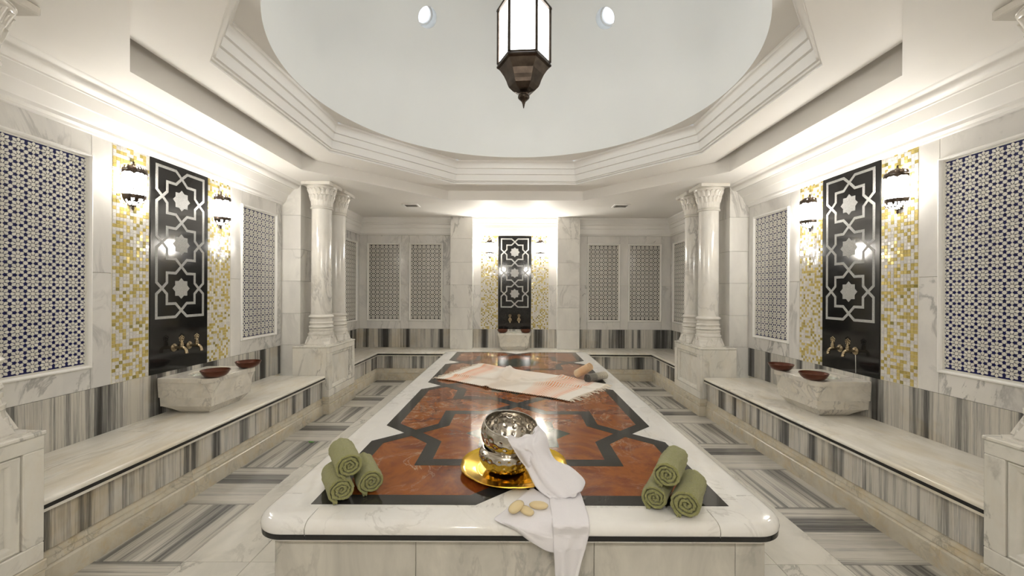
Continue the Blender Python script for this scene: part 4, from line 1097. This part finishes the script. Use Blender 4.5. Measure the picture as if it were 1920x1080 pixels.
# ------------------------------------------------------------ striped cloth spread on the slab
def cr(p0, p1, p2, p3, t):
    return 0.5*((2*p1)+(-p0+p2)*t+(2*p0-5*p1+4*p2-p3)*t*t+(-p0+3*p1-3*p2+p3)*t**3)
def spline(P_, t):
    n = len(P_)-1; x = t*n; i = min(int(x), n-1); f = x-i
    g = lambda k: P_[max(0, min(n, k))]
    p0 = g(i-1) if i > 0 else P_[0]*2-P_[1]; p3 = g(i+2) if i+2 <= n else P_[n]*2-P_[n-1]
    return cr(p0, P_[i], P_[i+1], p3, f)
AA, BB, CC, DD = Vector((-0.80, 4.15)), Vector((-0.40, 5.00)), Vector((0.44, 3.30)), Vector((0.90, 3.95))
cl_t = thing('striped_cloth', 'cream and orange striped fringed cotton cloth spread over the platform', 'cloth', (0.0, 4.1, ZT+0.002))
NU, NV = 150, 70; vs = []; fs = []; uvs = []
def ridge(x, c, w): return math.exp(-((x-c)/w)**2)
def cloth_pt(u, v):
    a = AA.lerp(CC, u); b_ = BB.lerp(DD, u); p = a.lerp(b_, v)
    p = p+Vector((0.02*math.sin(v*7+u*3), 0.03*math.sin(u*9+v*2)))*0.8
    z = 0.0035+0.004*(1+noise.noise(Vector((u*6, v*5, 0))))
    e = min(u, 1-u, v, 1-v); k = min(1, e/0.06)
    h = 0.050*ridge(u, 0.26+0.25*(1-v), 0.030)*min(1, v*2.2)+0.038*ridge(u, 0.42+0.35*v, 0.022)*(1-0.6*v)+0.032*ridge(v, 0.90-0.35*u, 0.05)*ridge(u, 0.12, 0.25)
    h += 0.030*ridge(v, 0.35+0.5*(u-0.55), 0.035)*ridge(u, 0.68, 0.17)+0.028*ridge(u, 0.80-0.10*v, 0.025)*v+0.022*ridge(v-0.5*u, 0.15, 0.03)
    return Vector((p.x, p.y, ZT+0.003+z+0.95*h*(0.35+0.65*k)))
for i in range(NU+1):
    for j in range(NV+1): vs.append(tuple(cloth_pt(i/NU, j/NV))); uvs.append((i/NU, j/NV))
for i in range(NU):
    for j in range(NV): a = i*(NV+1)+j; fs.append((a, a+NV+1, a+NV+2, a+1))
q = MB(); q.add(vs, fs); o = obj('fabric', q, 'peshtemal', cl_t, smooth=True, recalc=False, angle=180)
ul = o.data.uv_layers.new(name='UVMap')
for lp in o.data.loops: ul.data[lp.index].uv = uvs[lp.vertex_index]
md = o.modifiers.new('s', 'SOLIDIFY'); md.thickness = 0.0022
q = MB(); rnd = random.Random(4)
for u, sg in ((0.0, -1), (1.0, 1)):
    for k in range(46):
        v = (k+0.5)/46; p = cloth_pt(u, v); d = (CC-AA).normalized()*sg; d = Vector((d.x, d.y, 0))+Vector((rnd.uniform(-0.45, 0.45), rnd.uniform(-0.45, 0.45), 0)); l = rnd.uniform(0.035, 0.06)
        e = p+d*l; e.z = ZT+0.005
        m_ = (p+e)/2+Vector((rnd.uniform(-0.006, 0.006), rnd.uniform(-0.006, 0.006), 0.004))
        q.tube([tuple(p), tuple(m_), tuple(e)], [0.0035, 0.003, 0.0045], 5)
obj('fringe', q, simple('fringe_cotton', (0.80, 0.72, 0.60), 0.9), cl_t, kind='stuff', smooth=True)
q = MB()
for k in range(60):
    u = (k+0.5)/60; p = cloth_pt(u, 0.0); q.tube([tuple(p+Vector((0, 0.004, 0))), (p.x-0.004, p.y-0.012, ZT+0.004)], [0.004, 0.003], 5)
obj('hem_knots', q, simple('hem_cotton', (0.30, 0.16, 0.09), 0.9), cl_t, kind='stuff', smooth=True)

# ------------------------------------------------------------ brass tray and hammered bowls
TX, TY = 0.0, 2.07
tr = thing('brass_tray', 'round polished brass tray with crimped rim under the hammered bowls', 'tray', (TX, TY, ZT+0.0015))
def trf(r_, z, a):
    k = max(0, (r_-0.20)/0.07); return r_*(1+0.022*k*abs(math.sin(a*4))**0.8)
q = MB(); z0 = ZT+0.0016
q.lathe([(0.185, z0), (0.20, z0+0.002), (0.215, z0+0.010), (0.245, z0+0.014), (0.262, z0+0.020), (0.268, z0+0.026), (0.266, z0+0.029), (0.260, z0+0.024), (0.245, z0+0.018), (0.213, z0+0.014), (0.196, z0+0.007), (0.180, z0+0.005), (0.165, z0+0.008), (0.150, z0+0.005)], 128, (TX, TY), rfn=trf); obj('tray', q, 'brass', tr, smooth=True, angle=60)
def hammered(name, ctr, tilt, label, rot0, prof, rim_r):
    t = thing(name, label, 'bowl', ctr, 'hammered metal bath bowls on the brass tray'); t.rotation_euler = tilt
    SEG = 200; NP = 90
    L = len(prof)-1
    def P_(s):
        x = s*L; i = min(int(x), L-1); f = x-i; g = lambda k: Vector(prof[max(0, min(L, k))])
        return cr(g(i-1), g(i), g(i+1), g(i+2), f)
    rows_ = [(0.48, 16, 0.0), (0.62, 18, 0.5), (0.76, 18, 0.0), (0.34, 13, 0.5), (0.22, 9, 0)]
    def dim(s, a):
        d = 0
        for sr, n, ph in rows_:
            p = P_(sr); rr = max(p.x, 0.02); da = ((a/(2*PI)*n+ph) % 1-0.5)/n*2*PI*rr; ds = (s-sr)*0.20
            q2 = (da*da+ds*ds)/(0.0095**2)
            if q2 < 6: d += math.exp(-q2)*0.0062-math.exp(-q2*0.45)*0.0016
        return d
    for nm, thick in (('outer_wall', 0.0), ('inner_wall', 0.0028)):
        q = MB(); rings = []
        for k in range(NP+1):
            s = k/NP; p = P_(s); d = P_(min(1, s+0.01))-P_(max(0, s-0.01)); nrm = Vector((d.y, -d.x)).normalized()
            ring = []
            for i in range(SEG):
                a = 2*PI*i/SEG; dd = dim(s, a)+thick; rr = max(0.0005, p.x-nrm.x*dd); zz = p.y-nrm.y*dd
                ring.append((rr*math.cos(a+rot0), rr*math.sin(a+rot0), zz))
            rings.append(ring)
        q.loft(rings, True, (True, False)); obj(nm, q, 'steel', t, world=False, smooth=True, recalc=False, angle=80)
    q = MB(); e = prof[-1]
    q.lathe([(e[0]-0.005, e[1]-0.001), (e[0]-0.004, e[1]+0.003), (e[0]+0.001, e[1]+0.003), (e[0]+0.003, e[1]), (e[0]+0.001, e[1]-0.003)], 96, caps=(False, False)); obj('rim', q, 'steel', t, world=False, smooth=True)
    return t
BP = [(0.0, 0.0), (0.06, 0.0), (0.088, 0.004), (0.110, 0.018), (0.128, 0.040), (0.137, 0.062), (0.140, 0.084), (0.134, 0.106), (0.120, 0.121)]
hammered('hammered_bowl', (-0.037, 2.045, ZT+0.0085), (0, 0, 0), 'lower hammered metal bowl standing on the brass tray', 0.1, [(a, b*0.95) for a, b in BP], 0.120)
BP2 = [(0.0, -0.012), (0.06, -0.012), (0.092, -0.005), (0.118, 0.022), (0.136, 0.048), (0.144, 0.074), (0.145, 0.096), (0.140, 0.118), (0.133, 0.134)]
hammered('hammered_bowl', (-0.030, 2.050, ZT+0.112), (math.radians(11), math.radians(6), 0), 'upper hammered metal bowl, tilted, with white cloth over its rim', 0.4, BP2, 0.133)

# ------------------------------------------------------------ white cloth
def unp(px, py, Y):
    """pixel of the photograph at depth Y -> world (used once to read off the cloth's outline)"""
    dx = px-965.5; dy = py-547; x = dx+0.005*dy; y = dy-0.005*dx
    return Vector((x*Y/760, Y, 1.5-y*Y/760))
def atz(px, py, z):
    dx = px-965.5; dy = py-547; x = dx+0.005*dy; y = dy-0.005*dx; Y = 760*(1.5-z)/y
    return Vector((x*Y/760, Y, z))
wc = thing('white_cloth', 'white muslin cloth trailing from the upper bowl over the platform edge', 'cloth', (0.08, 1.70, ZT+0.002))
def patch(name, rows_, nu, nv, wr=0.0, ws=(7, 3), bulge=0.0):
    q = MB(); G = []
    for i in range(nu+1):
        cp = [spline([r_[k] for r_ in rows_], i/nu) for k in range(len(rows_[0]))]; row = []
        for j in range(nv+1):
            p = spline(cp, j/nv)
            f = wr*(math.sin(j/nv*ws[0]*2*PI+2.0*math.sin(i/nu*ws[1]))+0.6*noise.noise(Vector((i/nu*4, j/nv*6, 3))))
            row.append((p, f))
        G.append(row)
    V = [[G[i][j][0] for j in range(nv+1)] for i in range(nu+1)]; out = []
    for i in range(nu+1):
        for j in range(nv+1):
            a = V[min(i+1, nu)][j]-V[max(i-1, 0)][j]; b_ = V[i][min(j+1, nv)]-V[i][max(j-1, 0)]; n = a.cross(b_)
            n = n.normalized() if n.length > 1e-9 else Vector((0, 0, 1))
            if n.z < 0: n = -n
            e = min(1, min(j, nv-j)/3)
            out.append(tuple(V[i][j]+n*G[i][j][1]*(0.3+0.7*e)))
    fs = [(i*(nv+1)+j, (i+1)*(nv+1)+j, (i+1)*(nv+1)+j+1, i*(nv+1)+j+1) for i in range(nu) for j in range(nv)]
    q.add(out, fs); o = obj(name, q, 'cloth', wc, smooth=True, recalc=False, angle=180)
    md = o.modifiers.new('s', 'SOLIDIFY'); md.thickness = 0.0018; md.offset = 0
    return o
z5 = ZT+0.006
def rim(phi, r_, dz):
    a = math.radians(phi); v = Vector((r_*math.cos(a), r_*math.sin(a), 0.134+dz))
    return Matrix.Translation((-0.030, 2.050, ZT+0.112)) @ Matrix.Rotation(math.radians(6), 4, 'Y') @ Matrix.Rotation(math.radians(11), 4, 'X') @ v
rowsA = [
    [rim(p, 0.118, -0.045) for p in (-90, -62, -34, -4)],
    [rim(p, 0.126, -0.008) for p in (-93, -64, -34, -2)],
    [rim(p, 0.136, 0.007) for p in (-95, -65, -34, 0)],
    [rim(p, 0.147, -0.004) for p in (-94, -64, -33, 1)],
    [unp(962, 842, 1.872), unp(982, 838, 1.862), unp(1004, 832, 1.88), unp(1025, 816, 1.965)],
    [unp(974, 862, 1.885), unp(996, 860, 1.86), unp(1014, 855, 1.87), unp(1032, 845, 1.95)],
    [unp(988, 880, 1.87), unp(1007, 880, 1.84), unp(1026, 874, 1.85), unp(1044, 863, 1.93)],
    [unp(996, 896, 1.84), unp(1018, 898, 1.80), unp(1042, 890, 1.82), unp(1066, 872, 1.92)],
    [unp(1006, 914, 1.80), unp(1030, 914, 1.76), unp(1058, 902, 1.79), unp(1086, 888, 1.88)],
    [unp(1020, 927, 1.765), unp(1042, 926, 1.735), unp(1068, 916, 1.755), unp(1097, 903, 1.83)],
    [atz(1036, 936, ZT+0.010), unp(1054, 936, 1.725), unp(1074, 930, 1.735), unp(1092, 918, 1.78)],
    [atz(1046, 930, ZT+0.006), atz(1060, 932, ZT+0.006), atz(1072, 928, ZT+0.006), atz(1084, 922, ZT+0.006)],
]
patch('draped_fold', rowsA, 110, 60, 0.0060, (2.4, 3.2))
# hanging fold over the front edge
YO = Y0-0.012
rowsB = [
    [atz(1030, 930, z5+0.006), atz(1048, 926, z5+0.008), atz(1066, 922, z5+0.008), atz(1086, 918, z5+0.004)],
    [atz(1031, 945, z5+0.006), atz(1052, 942, z5+0.016), atz(1074, 940, z5+0.012), atz(1096, 946, z5)],
    [atz(1034, 965, z5+0.004), atz(1056, 965, z5+0.012), atz(1080, 965, z5+0.008), atz(1103, 968, z5)],
    [atz(1036, 985, z5), atz(1058, 985, z5+0.006), atz(1082, 985, z5+0.004), atz(1105, 985, z5)],
    [unp(1037, 1003, YO+0.005), unp(1059, 1004, YO-0.002), unp(1082, 1004, YO+0.002), unp(1104, 1003, YO+0.005)],
    [unp(1038, 1030, YO), unp(1058, 1030, YO-0.008), unp(1078, 1030, YO), unp(1098, 1028, YO)],
    [unp(1040, 1060, YO+0.004), unp(1058, 1060, YO-0.006), unp(1074, 1060, YO+0.004), unp(1090, 1056, YO+0.002)],
    [unp(1042, 1110, YO+0.010), unp(1056, 1112, YO), unp(1068, 1112, YO+0.008), unp(1078, 1108, YO+0.004)],
]
patch('hanging_fold', rowsB, 80, 30, 0.0016, (2.2, 3))
# flat corner spread to the left, tip hanging a little over the edge
rowsC = [
    [atz(997, 914, z5), atz(1008, 920, z5+0.006), atz(1030, 930, z5+0.003), atz(1060, 928, z5)],
    [atz(984, 925, z5), atz(1002, 930, z5+0.001), atz(1026, 942, z5+0.001), atz(1060, 945, z5)],
    [atz(962, 944, z5), atz(992, 945, z5), atz(1022, 956, z5), atz(1060, 965, z5)],
    [atz(940, 962, z5), atz(982, 962, z5+0.001), atz(1018, 972, z5+0.002), atz(1060, 984, z5)],
    [atz(927, 972, z5), atz(972, 980, z5+0.003), unp(1014, 998, YO+0.004), unp(1060, 1004, YO+0.012)],
    [atz(936, 979, z5+0.003), atz(966, 988, z5+0.004), unp(1008, 1012, YO+0.002), unp(1060, 1024, YO+0.010)],
    [atz(950, 984, z5+0.004), unp(978, 1003, YO+0.004), unp(1018, 1030, YO+0.008), unp(1050, 1038, YO+0.010)],
]
patch('spread_corner', rowsC, 70, 60, 0.0012, (2.5, 5))
# soaps on the cloth
def soap(px, py, rz, label, dz=0.0, tilt=(0, 0), k=1.0):
    p = atz(px, py, ZT+0.018+dz); t = thing('soap_bar', label, 'soap', tuple(p), 'oval cream soap bars'); t.rotation_euler = (tilt[0], tilt[1], rz)
    q = MB(); rings = []; n = 40
    for zz, rr in ((-0.0115, 0.55), (-0.0105, 0.72), (-0.007, 0.90), (-0.002, 1.0), (0.001, 1.0), (0.0055, 0.90), (0.009, 0.74), (0.0115, 0.52), (0.0125, 0.25)):
        rings.append([(0.039*k*rr*math.cos(2*PI*i/n), 0.024*k*rr*math.sin(2*PI*i/n)*(1+0.08*math.cos(4*PI*i/n)), zz*1.0) for i in range(n)])
    q.loft(rings, True, (True, True)); obj('bar', q, 'soap', t, world=False, smooth=True, angle=50)
    q = MB(); q.loft([[(0.0395*k*r_*math.cos(2*PI*i/n), 0.0245*k*r_*math.sin(2*PI*i/n)*(1+0.08*math.cos(4*PI*i/n)), z_) for i in range(n)] for r_, z_ in ((0.995, -0.0018), (1.005, 0.0), (0.995, 0.0018))], True); obj('seam', q, 'soap', t, world=False, smooth=True)
soap(987, 957, math.radians(-50), 'lower cream soap bar lying under the leaning one', 0.0, k=0.95)
soap(968, 950, math.radians(48), 'leftmost cream soap bar, leaning on another', 0.012, (math.radians(16), math.radians(-10)))
soap(1010, 947, math.radians(-8), 'rightmost cream soap bar beside the white fold', 0.0, k=1.0)

# small green leaf on the floor
lf = thing('fallen_leaf', 'tiny green leaf on the left striped floor tiles', 'leaf', (-2.02, 3.99, 0.001))
for a0, l in ((0.3, 0.05), (1.6, 0.045)):
    q = MB(); n = 8; L_ = []; R_ = []
    for i in range(n+1):
        s = i/n; w = 0.012*math.sin(PI*s)+0.0005; c = Vector((-2.02+math.cos(a0)*l*s, 3.99+math.sin(a0)*l*s, 0.003+0.006*math.sin(PI*s))); nn = Vector((-math.sin(a0), math.cos(a0), 0.2))
        L_.append(tuple(c+nn*w)); R_.append(tuple(c-nn*w))
    q.loft([L_, R_], False); obj('leaflet', q, 'leaf', lf, recalc=False)
